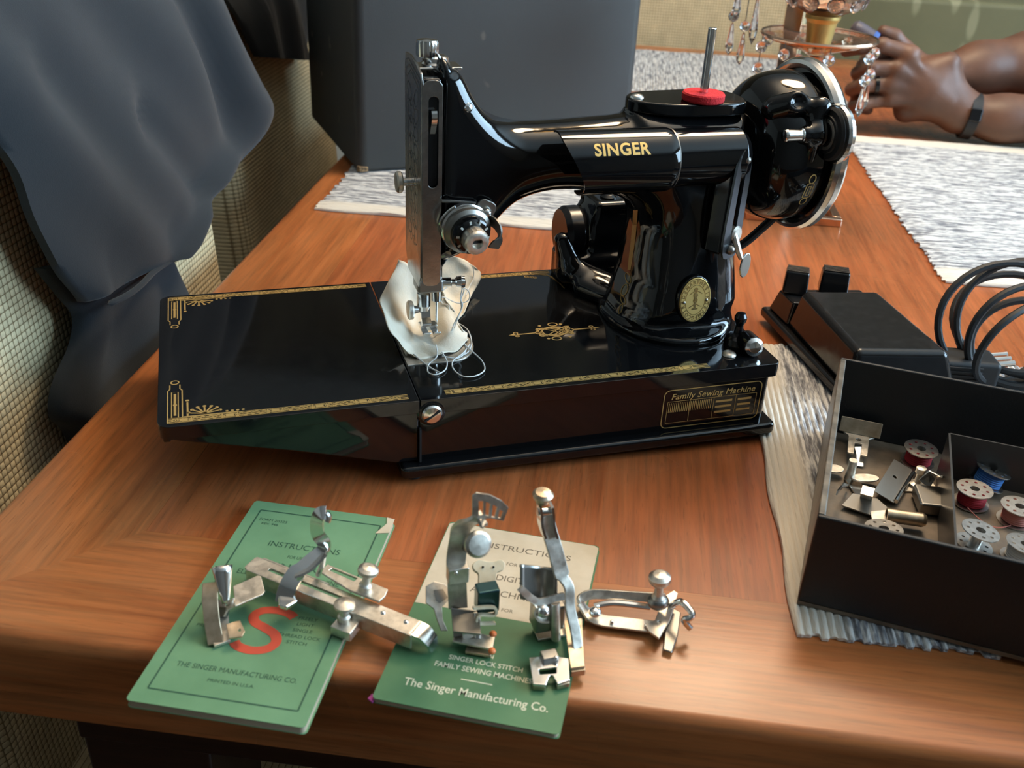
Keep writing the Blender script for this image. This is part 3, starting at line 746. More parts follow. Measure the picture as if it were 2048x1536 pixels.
# engraved scrolls on the cover
d = Decal()
for k in range(3):
    o_ = .0028*k; d.line([(.067+o_, .225-o_*1.0), (.100-o_, .2305-o_), (.1095-o_, .228-o_*1.5)], .0008, 0)
    d.line([(.067+o_, .225-o_), (.067+o_, .112+o_)], .0005, 0); d.line([(.1095-o_, .228-o_*1.5), (.1095-o_, .112+o_)], .0005, 0)
for k in range(9):
    z_ = .212-.0105*k
    for s_ in (-1, 1): d.ring(.0883+s_*.0095, z_, .0062, .0042, .0009, 0, s_*.7+.3*k); d.ring(.0883+s_*.0042, z_-.005, .0030, .0022, .0008, 0, -s_*.7)
d.mb.v = [(.01362-0*z, x, y) for x, y, z in d.mb.v]; d.build('engraving', fpo, M_STEEL)
# take-up lever in the slot, presser dial on top, thumb screw at the left
MB().ribbon(smooth_path([(.0208, .072, .185), (.0208, .066, .196), (.0208, .0615, .204), (.0208, .0625, .2085)]), .0032, .0022, (1, 0, 0)).build('take_up_lever', M_CHROME, sm)
tx = aty(851, 88, YC)[0]+.001
MB().lathe([(.0001, 0), (.0085, 0), (.0085, .0015), (.0075, .0025), (.0075, .005), (.006, .006), (.0001, .006)], 28, Matrix.Translation((tx+.005, YC, .2285))).build('dial_washer', M_CHROME, sm)
prof = [(.0001, .0062), (.003, .0062), (.003, .0078), (.0062, .0085), (.0066, .0095), (.0066, .0160), (.0060, .0175), (.003, .0182), (.0001, .0184)]
kn = MB(); n = 48; V = []; F = []
for r, z in prof:
    for i in range(n): rr = r*(1-.045*(i % 2) if .009 < z < .0165 else 1); V.append((rr*math.cos(2*PI*i/n), rr*math.sin(2*PI*i/n), z))
for j in range(len(prof)-1):
    for i in range(n): F.append((j*n+i, j*n+(i+1) % n, (j+1)*n+(i+1) % n, (j+1)*n+i))
kn.add(V, F, Matrix.Translation((tx, YC, .2255))).build('presser_dial', M_CHROME, sm, smooth=20)
MB().box((-.010, -.008, 0), (.016, .008, .0016), Matrix.Translation((.0255, YC, .2275))).build('dial_base', M_CHROME, sm, bevel=.0006)
ts = aty(800, 364, YC)
MB().cyl((.0140, YC, ts[2]), (.007, YC, ts[2]), .0025, seg=12).build('thumb_screw_stem', M_CHROME, sm)
MB().lathe([(.0001, 0), (.0058, .0002), (.0066, .0010), (.0066, .0030), (.0058, .0040), (.0001, .0042)], 24, placed((.0072, YC, ts[2]), (-1, 0, 0))).build('thumb_screw', M_NICKEL, sm)

# presser bar, needle bar, foot -----------------------------------------
def yw(px, py, y=YC): return Vector(aty(px, py, y))
bx_ = yw(862, 600).x
MB().cyl((bx_-.0052, YC-.001, .072), (bx_-.0052, YC-.001, .100), .0036, seg=16).build('presser_bar', M_CHROME, sm)
MB().cyl((bx_+.0018, YC-.009, .083), (bx_+.0018, YC-.009, .112), .0033, seg=16).build('needle_bar', M_CHROME, sm)
MB().box((bx_-.0115, YC-.013, .0895), (bx_+.0055, YC+.003, .0985)).build('bar_clamp', M_STEEL, sm, bevel=.0018, seg=3)
MB().lathe([(.0001, 0), (.0032, 0), (.0032, .006), (.0022, .0065), (.0022, .0085), (.0036, .0095), (.0042, .0125), (.0036, .0150), (.0001, .0158)], 20, placed((bx_+.005, YC-.008, .0945), (1, -.15, .02))).build('clamp_screw', M_CHROME, sm)
MB().cyl((bx_+.0018, YC-.009, .0575), (bx_+.0018, YC-.009, .085), .0007, .0008, 8).build('needle', M_CHROME, sm)
MB().lathe([(.0001, 0), (.0042, .0), (.0046, .003), (.0046, .012), (.003, .014), (.0001, .014)], 18, Matrix.Translation((bx_-.0052, YC-.001, .0735))).build('foot_shank', M_CHROME, sm)
MB().cyl((bx_-.009, YC-.003, .0745), (bx_-.0125, YC-.003, .0745), .0022, .0030, 14).build('foot_screw_stem', M_STEEL, sm)
MB().lathe([(.0001, 0), (.0058, .0002), (.0064, .001), (.0064, .0030), (.0056, .0036), (.0001, .0036)], 24, placed((bx_-.0125, YC-.003, .0745), (-1, 0, 0))).build('foot_screw', M_NICKEL, sm)
MB().ribbon([(bx_-.0045, YC-.002, .0760), (bx_-.0045, YC-.004, .0685), (bx_-.0045, YC-.008, .0655)], .006, .0035, (1, 0, 0)).build('foot_neck', M_CHROME, sm)
ft = MB()
ft.ribbon([(bx_-.0070, YC-.001, .0640), (bx_-.0070, YC-.012, .0632), (bx_-.0070, YC-.019, .0632), (bx_-.0070, YC-.0235, .0668)], .0042, .0012, (1, 0, 0))
ft.ribbon([(bx_-.0005, YC-.001, .0640), (bx_-.0005, YC-.012, .0632), (bx_-.0005, YC-.019, .0632), (bx_-.0005, YC-.0235, .0668)], .0042, .0012, (1, 0, 0))
ft.box((bx_-.0092, YC-.012, .0630), (bx_+.0018, YC-.004, .0662)); ft.build('presser_foot', M_CHROME, sm, bevel=.0003)

# thread tension unit on the head front ---------------------------------
tc = Vector(aty(938, 480, .048)); ax = Vector((.10, -.97, -.10)).normalized(); TM = placed((tc.x-.0004, .0645, tc.z+.0045), ax, (1, 0, 0)) @ Matrix.Diagonal((.93, .93, .95, 1))
MB().cyl(TM @ Vector((0, 0, -.004)), TM @ Vector((0, 0, .020)), .003, seg=14).build('tension_stud', M_CHROME, sm)
MB().lathe([(.0001, 0), (.0155, 0), (.0162, .0010), (.0162, .0026), (.0150, .0040), (.0001, .0044)], 40, TM).build('tension_base', M_BLACK, sm)
MB().lathe([(.0001, .0045), (.0150, .0046), (.0164, .0058), (.0166, .0068), (.0150, .0078), (.0001, .0080)], 40, TM).build('tension_disc', M_CHROME, sm)
MB().lathe([(.0001, .0080), (.0150, .0082), (.0160, .0096), (.0156, .0122), (.0132, .0140), (.0001, .0140)], 40, TM).build('tension_disc', M_STEEL, sm)
dl = MB().lathe([(.0001, .0140), (.0122, .0140), (.0126, .0150), (.0122, .0195), (.0110, .0205), (.0001, .0205)], 40, TM).build('tension_dial', M_BLACK, sm)
tk = MB()
for i in range(10):
    a = 2*PI*i/10+.2; tk.box((-.0007, -.0011, 0), (.0007, .0011, .0003), TM @ Matrix.Rotation(a, 4, 'Z') @ Matrix.Translation((0, .0103, .0204)))
tk.build('dial_numeral', mat('numeral_white', (.7, .68, .6), .6), dl)
n = 40; V = []; F = []; prof = [(.0001, .0200), (.0080, .0200), (.0084, .0212), (.0084, .0280), (.0074, .0295), (.0060, .0300), (.0036, .0298), (.0034, .0270), (.0001, .0270)]
for r, z in prof:
    for i in range(n): rr = r*(1-.04*(i % 2) if .0205 < z < .0285 else 1); V.append((rr*math.cos(2*PI*i/n), rr*math.sin(2*PI*i/n), z))
for j in range(len(prof)-1):
    for i in range(n): F.append((j*n+i, j*n+(i+1) % n, (j+1)*n+(i+1) % n, (j+1)*n+i))
tn = MB().add(V, F, TM).build('tension_nut', M_NICKEL, sm, smooth=25)
MB().box((-.0034, -.0008, .0268), (.0034, .0008, .0276), TM).build('nut_slot', M_HOLE, tn)
# spring bracket, guard and thread guide round the unit
g1 = Vector(aty(972, 428, .056)); MB().prism(rrect(-.0062, -.0075, .0062, .0075, .0042), 0, .0022, placed((g1.x, .0615, g1.z), (0, -1, 0), (.9, 0, -.45))).build('guide_bracket', M_STEEL, sm, bevel=.0006)
MB().sphere((g1.x+.001, .0575, g1.z), .0032, 14).build('bracket_screw', M_CHROME, sm)
g2 = Vector(aty(990, 470, .052)); MB().ribbon(smooth_path([(g2.x-.003, .060, g2.z+.008), (g2.x+.001, .052, g2.z+.006), (g2.x+.002, .049, g2.z), (g2.x-.001, .051, g2.z-.008)]), .0075, .0010, (0, -.4, 1)).build('thread_guard', M_STEEL, sm)
a_, b_2 = Vector(aty(884, 402, .061)), Vector(aty(951, 406, .061)); MB().tube([a_+Vector((0, .005, 0)), a_, b_2, b_2+Vector((.001, .004, 0))], .0010, 8).build('thread_wire', M_CHROME, sm)
MB().tube(smooth_path([TM @ Vector((-.0155, -.002, .006)), TM @ Vector((-.018, .006, .007)), TM @ Vector((-.013, .0135, .008)), TM @ Vector((-.009, .0175, .010))]), .0008, 8).build('check_spring', M_CHROME, sm)
MB().cyl(Vector(aty(888, 512, .064)), Vector(aty(896, 509, .058)), .0022, seg=10).build('lower_guide', M_CHROME, sm)
oc = Vector(aty(936, 216, .0655)); MB().lathe([(.0001, 0), (.0028, .0002), (.0030, .0010), (.0022, .0022), (.0001, .0026)], 16, placed((oc.x, .0668, oc.z), (.1, -.9, .3))).build('thread_hook', M_CHROME, sm)

# lamp shade with lettering ---------------------------------------------
SY, SZ, SR = .0545, .1775, .0195
def shade_pt(u, a, r): return (u, SY-r*math.cos(a), SZ+r*math.sin(a))     # a = 0 faces the front
A0, A1 = -1.75, 1.95
V = []; F = []; na, nx = 40, 24
for rr in (SR, SR-.0012):
    for j in range(nx+1):
        for i in range(na+1):
            a = A0+(A1-A0)*i/na; q = (a-A0)/(A1-A0)
            xl = .0935+.0145*(1-sstep(np.array(a), -.9, 1.2)) ; xr = .1665
            V.append(shade_pt(float(xl+(xr-xl)*j/nx), a, rr*(1 if j < nx else .96)))
w = na+1; K_ = w*(nx+1)
for j in range(nx):
    for i in range(na): q = j*w+i; F += [(q, q+1, q+w+1, q+w), (K_+q, K_+q+w, K_+q+w+1, K_+q+1)]
for j in range(nx): F += [(j*w, (j+1)*w, K_+(j+1)*w, K_+j*w), (j*w+na, K_+j*w+na, K_+(j+1)*w+na, (j+1)*w+na)]
for i in range(na): F += [(i, K_+i, K_+i+1, i+1), (nx*w+i, nx*w+i+1, K_+nx*w+i+1, K_+nx*w+i)]
sh = MB().add(V, F).build('lamp_shade', M_BLACK, sm, smooth=40)
MB().lathe([(.0001, 0), (.0165, 0), (.0178, .001), (.0178, .048), (.0150, .052), (.0001, .052)], 40, placed((.1660, SY+.002, SZ), (1, 0, 0))).build('lamp_socket', M_BLACK, sm)
MB().lathe([(.0172, 0), (.0186, .0), (.0186, .0022), (.0172, .0022)], 40, placed((.1655, SY+.001, SZ), (1, 0, 0)), ring=True).build('socket_collar', M_STEEL, sm)
MB().sphere((.145, SY+.002, SZ), .011, 20, None, (1.3, 1, 1)).build('bulb', mat('bulb_glass', (.55, .53, .5), .15), sm)
V, F = refine(*text_mesh('SINGER', .0105, bold=.0003, spacing=1.08), .0012); w_ = max(v[0] for v in V)-min(v[0] for v in V); kx = .0368/w_
tl, tr_ = Vector(aty(1188, 285, .040)), Vector(aty(1300, 282, .040)); xc = (tl.x+tr_.x)/2; kx = (tr_.x-tl.x)/w_
o = MB().add([shade_pt(xc+x*kx, .64+(y*1.0)/SR, SR+.00015) for x, y, z in V], F).build('gold_lettering', M_GOLDTEXT, sh, smooth=0, fix=False)

# spool-pin cover plate, felt, spool pin --------------------------------
tp = [atz(px, py, .2075) for px, py in ((1238, 205), (1243, 196), (1290, 192), (1375, 190), (1465, 196), (1476, 208), (1464, 224), (1380, 231), (1310, 229), (1262, 221))]
cpx = [(.1505, .086), (.1525, .096), (.160, .103), (.176, .107), (.205, .108), (.222, .104), (.228, .094), (.228, .078), (.222, .069), (.205, .066), (.178, .067), (.162, .073), (.153, .080)]
cpx = [tuple(p) for p in smooth_path(cpx, 4, True)]
MB().prism(cpx, .1995, .2075).build('top_cover', M_BLACK, sm, bevel=.0016, seg=3)
MB().sphere((.1568, .088, .2075), .0046, 16, None, (1, 1, .55)).build('cover_screw', M_CHROME, sm)
fx = Vector(atz(1407, 190, .2110)); pt_ = Vector(aty(1430, 55, fx.y))
MB().lathe([(.0001, 0), (.0128, 0), (.0134, .001), (.0134, .0042), (.0126, .0052), (.0001, .0052)], 40, Matrix.Translation((fx.x, fx.y, .2077))).build('felt_washer', M_RED, sm)
MB().cyl((fx.x, fx.y, .2075), (fx.x, fx.y, pt_.z), .0026, seg=16, bev=.0005).build('spool_pin', M_CHROME, sm)

# hand wheel ------------------------------------------------------------
WZ, WX = .1735, .276
WM = placed((0, YC, WZ), (1, 0, 0), (0, 1, 0))
dome = [tuple(float(c) for c in q) for q in smooth_path([(.016, .226), (.021, .2285), (.030, .232), (.0385, .237), (.0445, .2435), (.0478, .252), (.0490, .261), (.0489, .268)], 7)]
MB().lathe([(.0001, .226)]+dome+[(.0440, .270), (.0440, .274), (.0530, .2755), (.0530, .279), (.0001, .280)], 64, WM).build('hand_wheel', M_BLACK, sm)
MB().lathe([(.0500, .2735), (.0528, .2722), (.0552, .2728), (.0568, .2755), (.0568, .2790), (.0550, .2815), (.0500, .2812)], 64, WM, ring=True).build('chrome_rim', M_CHROME, sm)
MB().lathe([(.0001, .279), (.016, .279), (.017, .282), (.016, .288), (.0001, .289)], 32, WM).build('clutch_knob', M_CHROME, sm)
# gold decal on the bell
d = Decal(); bell = lambda s_, a: (.262+s_, YC-.0480*math.cos(a), WZ+.0480*math.sin(a))
def bell_line(P, w_): 
    k_ = len(d.mb.v); d.line(P, w_, 0)
for a0 in (-.35, 2.0):
    d = Decal()
    for u in (-.24, .24): d.ring(.0, a0*.048+u*.036, .0022, .0030, .0007, 0)
    d.line(rrect(-.0026, a0*.048-.0055, .0026, a0*.048+.0055, .0012), .0006, 0, True); d.line(rrect(-.0010, a0*.048-.0035, .0010, a0*.048+.0035, .0005), .0005, 0, True)
    d.mb.v = [(.2625+x, YC-.0492*math.cos(y/.048), WZ+.0492*math.sin(y/.048)) for x, y, z in d.mb.v]; d.build('gold_decal', sm)
# bobbin winder in front of the wheel
PW = Vector((.272, .0405, .1935))
def winder(X, Y, Z):
    a = d_cone(X, Y, Z, (.242, .064, .204), (.2500, .0545, .2095), .0088, .0080)
    l2 = d_cone(X, Y, Z, (.256, .058, .204), (.2635, .0475, .2085), .0075, .0066)
    b = d_cone(X, Y, Z, (.2615, .0485, .206), (.2605, .0415, PW.z), .0048, .0058)
    c = d_cone(X, Y, Z, (.2530, .0412, PW.z), (.2685, .0412, PW.z), .0058, .0062)
    f = d_cone(X, Y, Z, (.259, .041, PW.z), (.259, .0445, .166), .0045, .0036)
    g = smin(smin(smin(a, l2, .004), b, .005), smin(c, f, .004), .004)
    return -smin(-g, np.sqrt((X-.2475)**2+(Y-.0465)**2+(Z-.2135)**2)-.0060, .0015)
build_field('bobbin_winder', winder, (.228, .026, .156), (.278, .078, .224), .0012, M_BLACK, sm)
MB().lathe([(.0001, 0), (.0033, .0004), (.0040, .0015), (.0040, .0022), (.0036, .012), (.0046, .0125), (.0046, .016), (.0001, .016)], 20, placed((.2365, .0412, PW.z), (1, 0, 0))).build('winder_spindle', M_CHROME, sm)
wp = MB().lathe([(.0001, .0), (.0115, .0), (.0118, .0012), (.0150, .0015), (.0165, .0030), (.0150, .0065), (.0001, .0065)], 40, placed((.2660, PW.y, PW.z), (1, 0, 0))).build('winder_tyre', M_RUBBER, sm)
MB().lathe([(.0150, .0045), (.0178, .0050), (.0186, .0070), (.0180, .0095), (.0150, .0100), (.0001, .0102)], 40, placed((.2660, PW.y, PW.z), (1, 0, 0))).build('winder_pulley', M_CHROME, sm)
MB().lathe([(.0076, -.0004), (.0096, -.0004), (.0096, .0006), (.0076, .0006)], 32, placed((.2660, PW.y, PW.z), (1, 0, 0)), ring=True).build('winder_washer', M_NICKEL, sm)

# stitch regulator ------------------------------------------------------
q0, q1 = Vector(aty(1489, 312, .0430)), Vector(aty(1456, 500, .0395)); RZ = (q0-q1); Lr = RZ.length
RM = placed(q1, (.42, -.90, 0), tuple(RZ)); RM = Matrix.Translation(q1) @ Matrix(((RZ.x/Lr, 0, 0, 0), (0, 1, 0, 0), (RZ.z/Lr, 0, 1, 0), (0, 0, 0, 1)))
ex = RZ.normalized(); ez = Vector((.50, -.85, .12)); ez = (ez-ex*ez.dot(ex)).normalized(); ey = ez.cross(ex)
RM = Matrix(((ex.x, ey.x, ez.x, q1.x), (ex.y, ey.y, ez.y, q1.y), (ex.z, ey.z, ez.z, q1.z), (0, 0, 0, 1)))
rp = plate_with_holes(smooth_path([(-.004, -.007), (-.005, .0), (-.004, .007), (.006, .0100), (Lr*.55, .0092), (Lr*.92, .0080), (Lr+.004, .003), (Lr+.004, -.003), (Lr*.92, -.0080), (Lr*.55, -.0092), (.006, -.0100)], 2, True),
                      [rrect(.010, -.0026, Lr*.84, .0026, .0025)], 0, .0016, RM)
rpo = rp.build('stitch_regulator_plate', mat('sheen_tinted_black', (.10, .11, .12), .28, .9), sm)  # plate is black japan; bluish reflected light is put into its lighter colour
MB().box((-.003, -.0075, -.014), (Lr, .0075, -.0012), RM).build('regulator_block', M_BLACK, sm, bevel=.002)
MB().sphere(RM @ Vector((Lr-.002, 0, .0022)), .0028, 14).build('regulator_screw', M_STEEL, rpo)
MB().sphere(RM @ Vector((.001, .001, .0022)), .0034, 14).build('regulator_screw', M_STEEL, rpo)
l0, l1, l2 = Vector(aty(1468, 470, .040)), Vector(aty(1478, 505, .034)), Vector(aty(1489, 536, .032))
MB().lathe([(.0001, 0), (.0050, 0), (.0056, .001), (.0056, .004), (.0045, .0052), (.0001, .0054)], 24, placed(l0+Vector((0, .004, 0)), ez)).build('regulator_nut', M_NICKEL, sm)
MB().tube([l0+Vector((-.004, .006, .006)), l0, l1, l1+(l2-l1)*.4], [.0022, .0026, .0020, .0016], 10).build('regulator_lever', M_NICKEL, sm)
MB().prism(ellipse(0, 0, .0038, .0080, 20), -.0008, .0008, placed(l2+Vector((0, 0, .002)), (.2, -.9, .2), (1, 0, -.25))).build('lever_paddle', M_CHROME, sm, bevel=.0004)

# badge -----------------------------------------------------------------
bc = Vector(aty(1390, 600, .0425)); BM = placed((bc.x, .0432, bc.z), (.10, -.99, .10), (1, .1, 0))
MB().prism(ellipse(0, 0, .0128, .0163, 48), -.0025, .0003, BM).build('badge_rim', M_BLACK, sm, bevel=.0006)
bo = MB().prism(ellipse(0, 0, .0118, .0153, 48), 0, .0010, BM).build('badge', M_BRASS, sm, bevel=.0004)
d = Decal(); d.line(ellipse(0, 0, .0110, .0144, 40), .0005, 0, True); d.line(ellipse(0, 0, .0076, .0102, 36), .0004, 0, True)
for i in range(22):
    a = 2*PI*i/22+.1; V, F = text_mesh('THE SINGER MFG CO TRADE MARK'.replace(' ', '')[i % 23], .0034, bold=.0001)
    ca, sa = math.cos(PI/2-a), math.sin(PI/2-a); r_ = -a
    d.mb.add([(.0093*ca+x*math.cos(r_)-y*math.sin(r_), .0122*sa+x*math.sin(r_)+y*math.cos(r_), 0) for x, y, z in V], F)
d.line([(0, -.0055), (0, .0065)], .0014, .00015); d.dot(0, .0072, .0014, .00015); d.line([(-.0022, -.0060), (.0022, -.0060)], .0010, .00015)
d.line(smooth_path([(-.0052, -.005), (-.001, -.003), (.0015, 0), (-.0015, .003), (.001, .006), (.0048, .004)], 4), .0005, .0001)
d.line(smooth_path([(.0052, -.005), (.001, -.003), (-.0015, 0), (.0015, .003), (-.001, .006), (-.0048, .004)], 4), .0005, .0001)
d.mb.v = [tuple(BM @ Vector((x, y, .00112+z))) for x, y, z in d.mb.v]; d.build('badge_relief', bo, mat('bright_brass', (.92, .68, .28), .25, 1.0))
for s_ in (-1, 1): MB().sphere(BM @ Vector((s_*.0085, -.0008, .0010)), .0011, 10).build('badge_rivet', M_STEEL, bo)
# gold scroll running up the left edge of the column front
def surf(px, py, off=.0003):
    """where the measured ray meets the casting"""
    d_ = ray(px, py); d_ = d_/np.linalg.norm(d_); t = .45
    for _ in range(160):
        p = CAM_POS+d_*t; q = float(casting(np.array([p[0]]), np.array([p[1]]), np.array([p[2]]))[0])
        if q < .00005 or t > 1.2: break
        t += .6*q
    return Vector(CAM_POS+d_*(t-off)) if t < 1.2 else None
cs_ = Decal(); path = []
for px, py, w_ in ((1271, 420, 9), (1269, 450, 9), (1266, 480, 9), (1262, 510, 8), (1258, 540, 6)): path.append((surf(px-w_/2, py), surf(px+w_/2, py)))
mb = MB()
for i in range(len(path)-1):
    if all(path[i]) and all(path[i+1]): mb.add([path[i][0], path[i][1], path[i+1][1], path[i+1][0]], [(0, 1, 2, 3)])
for cx_, cy_, a_, b_q, rt in ((1256, 556, 5, 11, -.25), (1249, 580, 6, 12, .35), (1246, 600, 4, 9, -.35), (1241, 618, 3, 10, .3)):
    ring = []
    for i in range(18):
        t = 2*PI*i/18; x, y = a_*math.cos(t), b_q*math.sin(t); p = surf(cx_+x*math.cos(rt)-y*math.sin(rt), cy_+x*math.sin(rt)+y*math.cos(rt))
        if p is not None: ring.append(p)
    if len(ring) == 18: mb.tube(ring, .00035, 5, closed=True)
mb.build('column_scroll', M_GOLD, sm, smooth=0, fix=False)

# terminal posts, motor, cord -------------------------------------------
kp = atz(1481, 700, H); MB().lathe([(.0001, 0), (.0085, 0), (.0088, .002), (.0080, .0065), (.0062, .0080), (.0032, .0095), (.0026, .0150), (.0040, .0185), (.0042, .0210), (.0028, .0238), (.0001, .0245)], 28, Matrix.Translation((kp[0]+.001, kp[1]+.008, H-.0005))).build('terminal_knob', M_BLACK2, sm)
kc = atz(1505, 712, H); MB().cyl((kc[0], kc[1]+.012, H+.0062), (kc[0], kc[1]+.002, H+.0062), .0068, seg=24).build('lock_screw_barrel', M_BLACK, sm)
MB().lathe([(.0001, 0), (.0062, 0), (.0066, .001), (.0062, .003), (.0040, .0045), (.0001, .0050)], 28, placed((kc[0], kc[1]+.0020, H+.0062), (-.1, -1, .25))).build('lock_screw', M_CHROME, sm)
kb = atz(1462, 714, H); MB().sphere((kb[0], kb[1]+.003, H+.0004), .0048, 16, None, (1, 1, .5)).build('stop_screw', M_NICKEL, sm)
def motor(X, Y, Z):
    c = round_and(np.sqrt((Y-.170)**2+(Z-.088)**2)-.0225, abs(X-.193)-.036, .006)
    t = d_rbox(X, Y, Z, (.178, .170, .098), (.016, .018, .018), .005)
    b = d_rbox(X, Y, Z, (.178, .155, .066), (.030, .012, .012), .005)
    return smin(smin(c, t, .005), b, .008)
build_field('motor', motor, (.140, .125, .048), (.236, .200, .124), .0018, M_BLACK, sm)
MB().lathe([(.0001, 0), (.0062, 0), (.0062, .0012), (.0040, .0030), (.0001, .0036)], 20, Matrix.Translation((.1765, .165, .1158))).build('motor_screw', M_BLACK, sm)
MB().lathe([(.0001, 0), (.019, 0), (.0205, .003), (.0205, .012), (.018, .016), (.0001, .016)], 32, placed((.158, .170, .088), (-1, 0, 0))).build('motor_end_bell', M_BLACK2, sm)
def guard(X, Y, Z):
    a = d_cone(X, Y, Z, (.139, .155, .088), (.146, .150, .066), .0060, .0100)
    b = d_cone(X, Y, Z, (.146, .150, .066), (.175, .120, .060), .0100, .0085)
    c = d_cone(X, Y, Z, (.150, .130, .060), (.168, .098, .060), .0085, .006)
    e = d_rbox(X, Y, Z, (.148, .166, .066), (.010, .010, .012), .004)
    return smin(smin(a, b, .006), smin(c, e, .006), .008)
build_field('motor_bracket', guard, (.125, .085, .048), (.195, .182, .100), .0016, M_BLACK, sm)
c0, c1 = Vector(aty(1590, 392, .085)), Vector(aty(1468, 498, .10))
MB().tube(smooth_path([c0+Vector((.03, .02, .012)), c0, c0+(c1-c0)*.5+Vector((0, 0, -.003)), c1, c1+Vector((-.03, .01, -.012))]), .0032, 10).build('belt', M_RUBBER, sm)
# ================================================================== carrying case
M_CASE = mat('black_leatherette', (.030, .032, .034), .55)
v = tex_coord(M_CASE); f = noise(M_CASE, v, 900, 3); bump(M_CASE, f, .25, .0006)
N_, L_, b_ = nodes(M_CASE); sc1 = noise(M_CASE, tex_coord(M_CASE, (1, 1, 1)), 38, 2, .4); sc2 = noise(M_CASE, tex_coord(M_CASE, (1, 1, 1)), 5, 2, .4)
fl_ = mth(M_CASE, 'MULTIPLY', ramp(M_CASE, sc1, [(.70, (0,)*3), (.74, (1,)*3)]), ramp(M_CASE, sc2, [(.45, (0,)*3), (.6, (1,)*3)]))
setc(M_CASE, mixc(M_CASE, fl_, ramp(M_CASE, sc2, [(.3, (.032, .034, .034)), (.7, (.045, .048, .047))]), (.24, .21, .16)))
CA = math.atan2(638-605.5, 395-56); cr = Matrix.Rotation(CA, 4, 'Z')
case = empty('carrying_case', (.0558, .6055, .0040), cr, 'tall black leatherette machine case standing behind the sewing machine', 'case')
MB().prism(rrect(0, 0, .345, .255, .012, 6), 0, .30).build('case_body', M_CASE, case, world=False, bevel=.005, seg=3)
M_SCUFF = mat('worn_edge', (.25, .15, .07), .8); v = tex_coord(M_SCUFF); setc(M_SCUFF, ramp(M_SCUFF, noise(M_SCUFF, v, 300, 3), [(.4, (.10, .06, .03)), (.6, (.34, .22, .11))]))
MB().prism([(-.0004, .004), (.002, -.0002), (.012, -.0006), (.010, .002), (.003, .012)], .0006, .007).build('scuffed_corner', M_SCUFF, case, world=False, bevel=.001)
h_ = MB().tube(smooth_path([(.115, .127, .300), (.115, .127, .318), (.14, .127, .326), (.205, .127, .326), (.23, .127, .318), (.23, .127, .300)]), .007, 10).build('handle', M_RUBBER, case, world=False)
for x in (.07, .26): MB().box((x, -.003, .052), (x+.016, .0005, .078)).build('latch', M_STEEL, case, world=False, bevel=.001)
for o in [c for c in case.children if c.name.startswith('latch')]: o.location = (0, .2585, 0)

# ================================================================== garments on the left chairs
M_NAVY = mat('dark_navy_fleece', (.020, .027, .034), .95, Sheen_Weight=.12, Sheen_Roughness=.5)
v = tex_coord(M_NAVY); f = noise(M_NAVY, v, 14, 4); setc(M_NAVY, ramp(M_NAVY, f, [(.3, (.0050, .0085, .0125)), (.7, (.0090, .0135, .0175))])); bump(M_NAVY, noise(M_NAVY, v, 1400, 2), .2, .0006)
def drape(name, rows, toff, fold, parent, back=None, nu=48, sub=5, th=.006):
    """cloth hung on the chair back: rows of (n_left, z_left, n_right, z_right, t), folds added in t"""
    R_ = smooth_path([np.array(r) for r in rows], sub); nv = len(R_)-1; V = []; F = []
    for side in (0, 1):
        for j, r in enumerate(R_):
            for i in range(nu+1):
                u = i/nu; n_ = r[0]+(r[2]-r[0])*u; z_ = r[1]+(r[3]-r[1])*u
                edge = min(u, 1-u)*4; t_ = r[4]+fold(n_, z_, u, j/nv)*min(1, edge+.25)-.010*max(0, 1-edge*1.6)**2
                V.append(tuple(TN(t_-side*th, n_, z_)))
    w = nu+1; K_ = w*(nv+1)
    for j in range(nv):
        for i in range(nu): q = j*w+i; F += [(q, q+1, q+w+1, q+w), (K_+q, K_+q+w, K_+q+w+1, K_+q+1)]
    for j in range(nv): F += [(j*w, (j+1)*w, K_+(j+1)*w, K_+j*w), (j*w+nu, K_+j*w+nu, K_+(j+1)*w+nu, (j+1)*w+nu)]
    for i in range(nu): F += [(i, K_+i, K_+i+1, i+1), (nv*w+i, nv*w+i+1, K_+nv*w+i+1, K_+nv*w+i)]
    return MB().add(V, F).build(name, M_NAVY, parent, smooth=70)
jk = empty('jacket', TN(-.25, .25, 0), None, 'dark navy fleece jacket draped over the nearest chair', 'jacket')
def fold1(n, z, u, v_):
    a = n*.80+z*.9
    def valley(p, q, w, A):
        px_, pz = n-p[0], z-p[1]; dx, dz2 = q[0]-p[0], q[1]-p[1]; t = max(0, min(1, (px_*dx+pz*dz2)/(dx*dx+dz2*dz2))); d2 = (px_-t*dx)**2+(pz-t*dz2)**2
        return -A*math.exp(-d2/w**2)
    vv = valley((.325, .25), (.385, .09), .026, .022)+valley((.22, .145), (.295, .065), .020, .016)+valley((.10, .20), (.20, .07), .024, .010)
    return vv+.006*math.sin(a*30+1.0)+.0025*math.sin(a*61+n*9)+.012*math.exp(-((u-.86)/.09)**2)+.002*math.sin(n*22-z*30)
drape('jacket_body', [(-.10, -.05, .40, -.05, -.400), (-.10, .10, .41, .08, -.405), (-.09, .25, .42, .22, -.398), (-.075, .300, .425, .272, -.375), (-.065, .310, .43, .285, -.330), (-.055, .300, .435, .270, -.285),
                      (-.03, .255, .432, .215, -.262), (.005, .215, .452, .165, -.252), (.030, .185, .474, .124, -.246), (.045, .158, .488, .098, -.242), (.050, .130, .458, .080, -.240), (.058, .105, .388, .066, -.238),
                      (.066, .085, .315, .056, -.237), (.078, .066, .252, .046, -.236), (.086, .056, .228, .042, -.238)], 0, fold1, jk, nu=64, sub=4)
def fold2(n, z, u, v_): return .004*math.sin(n*40+z*30)+.001*math.sin(n*90)
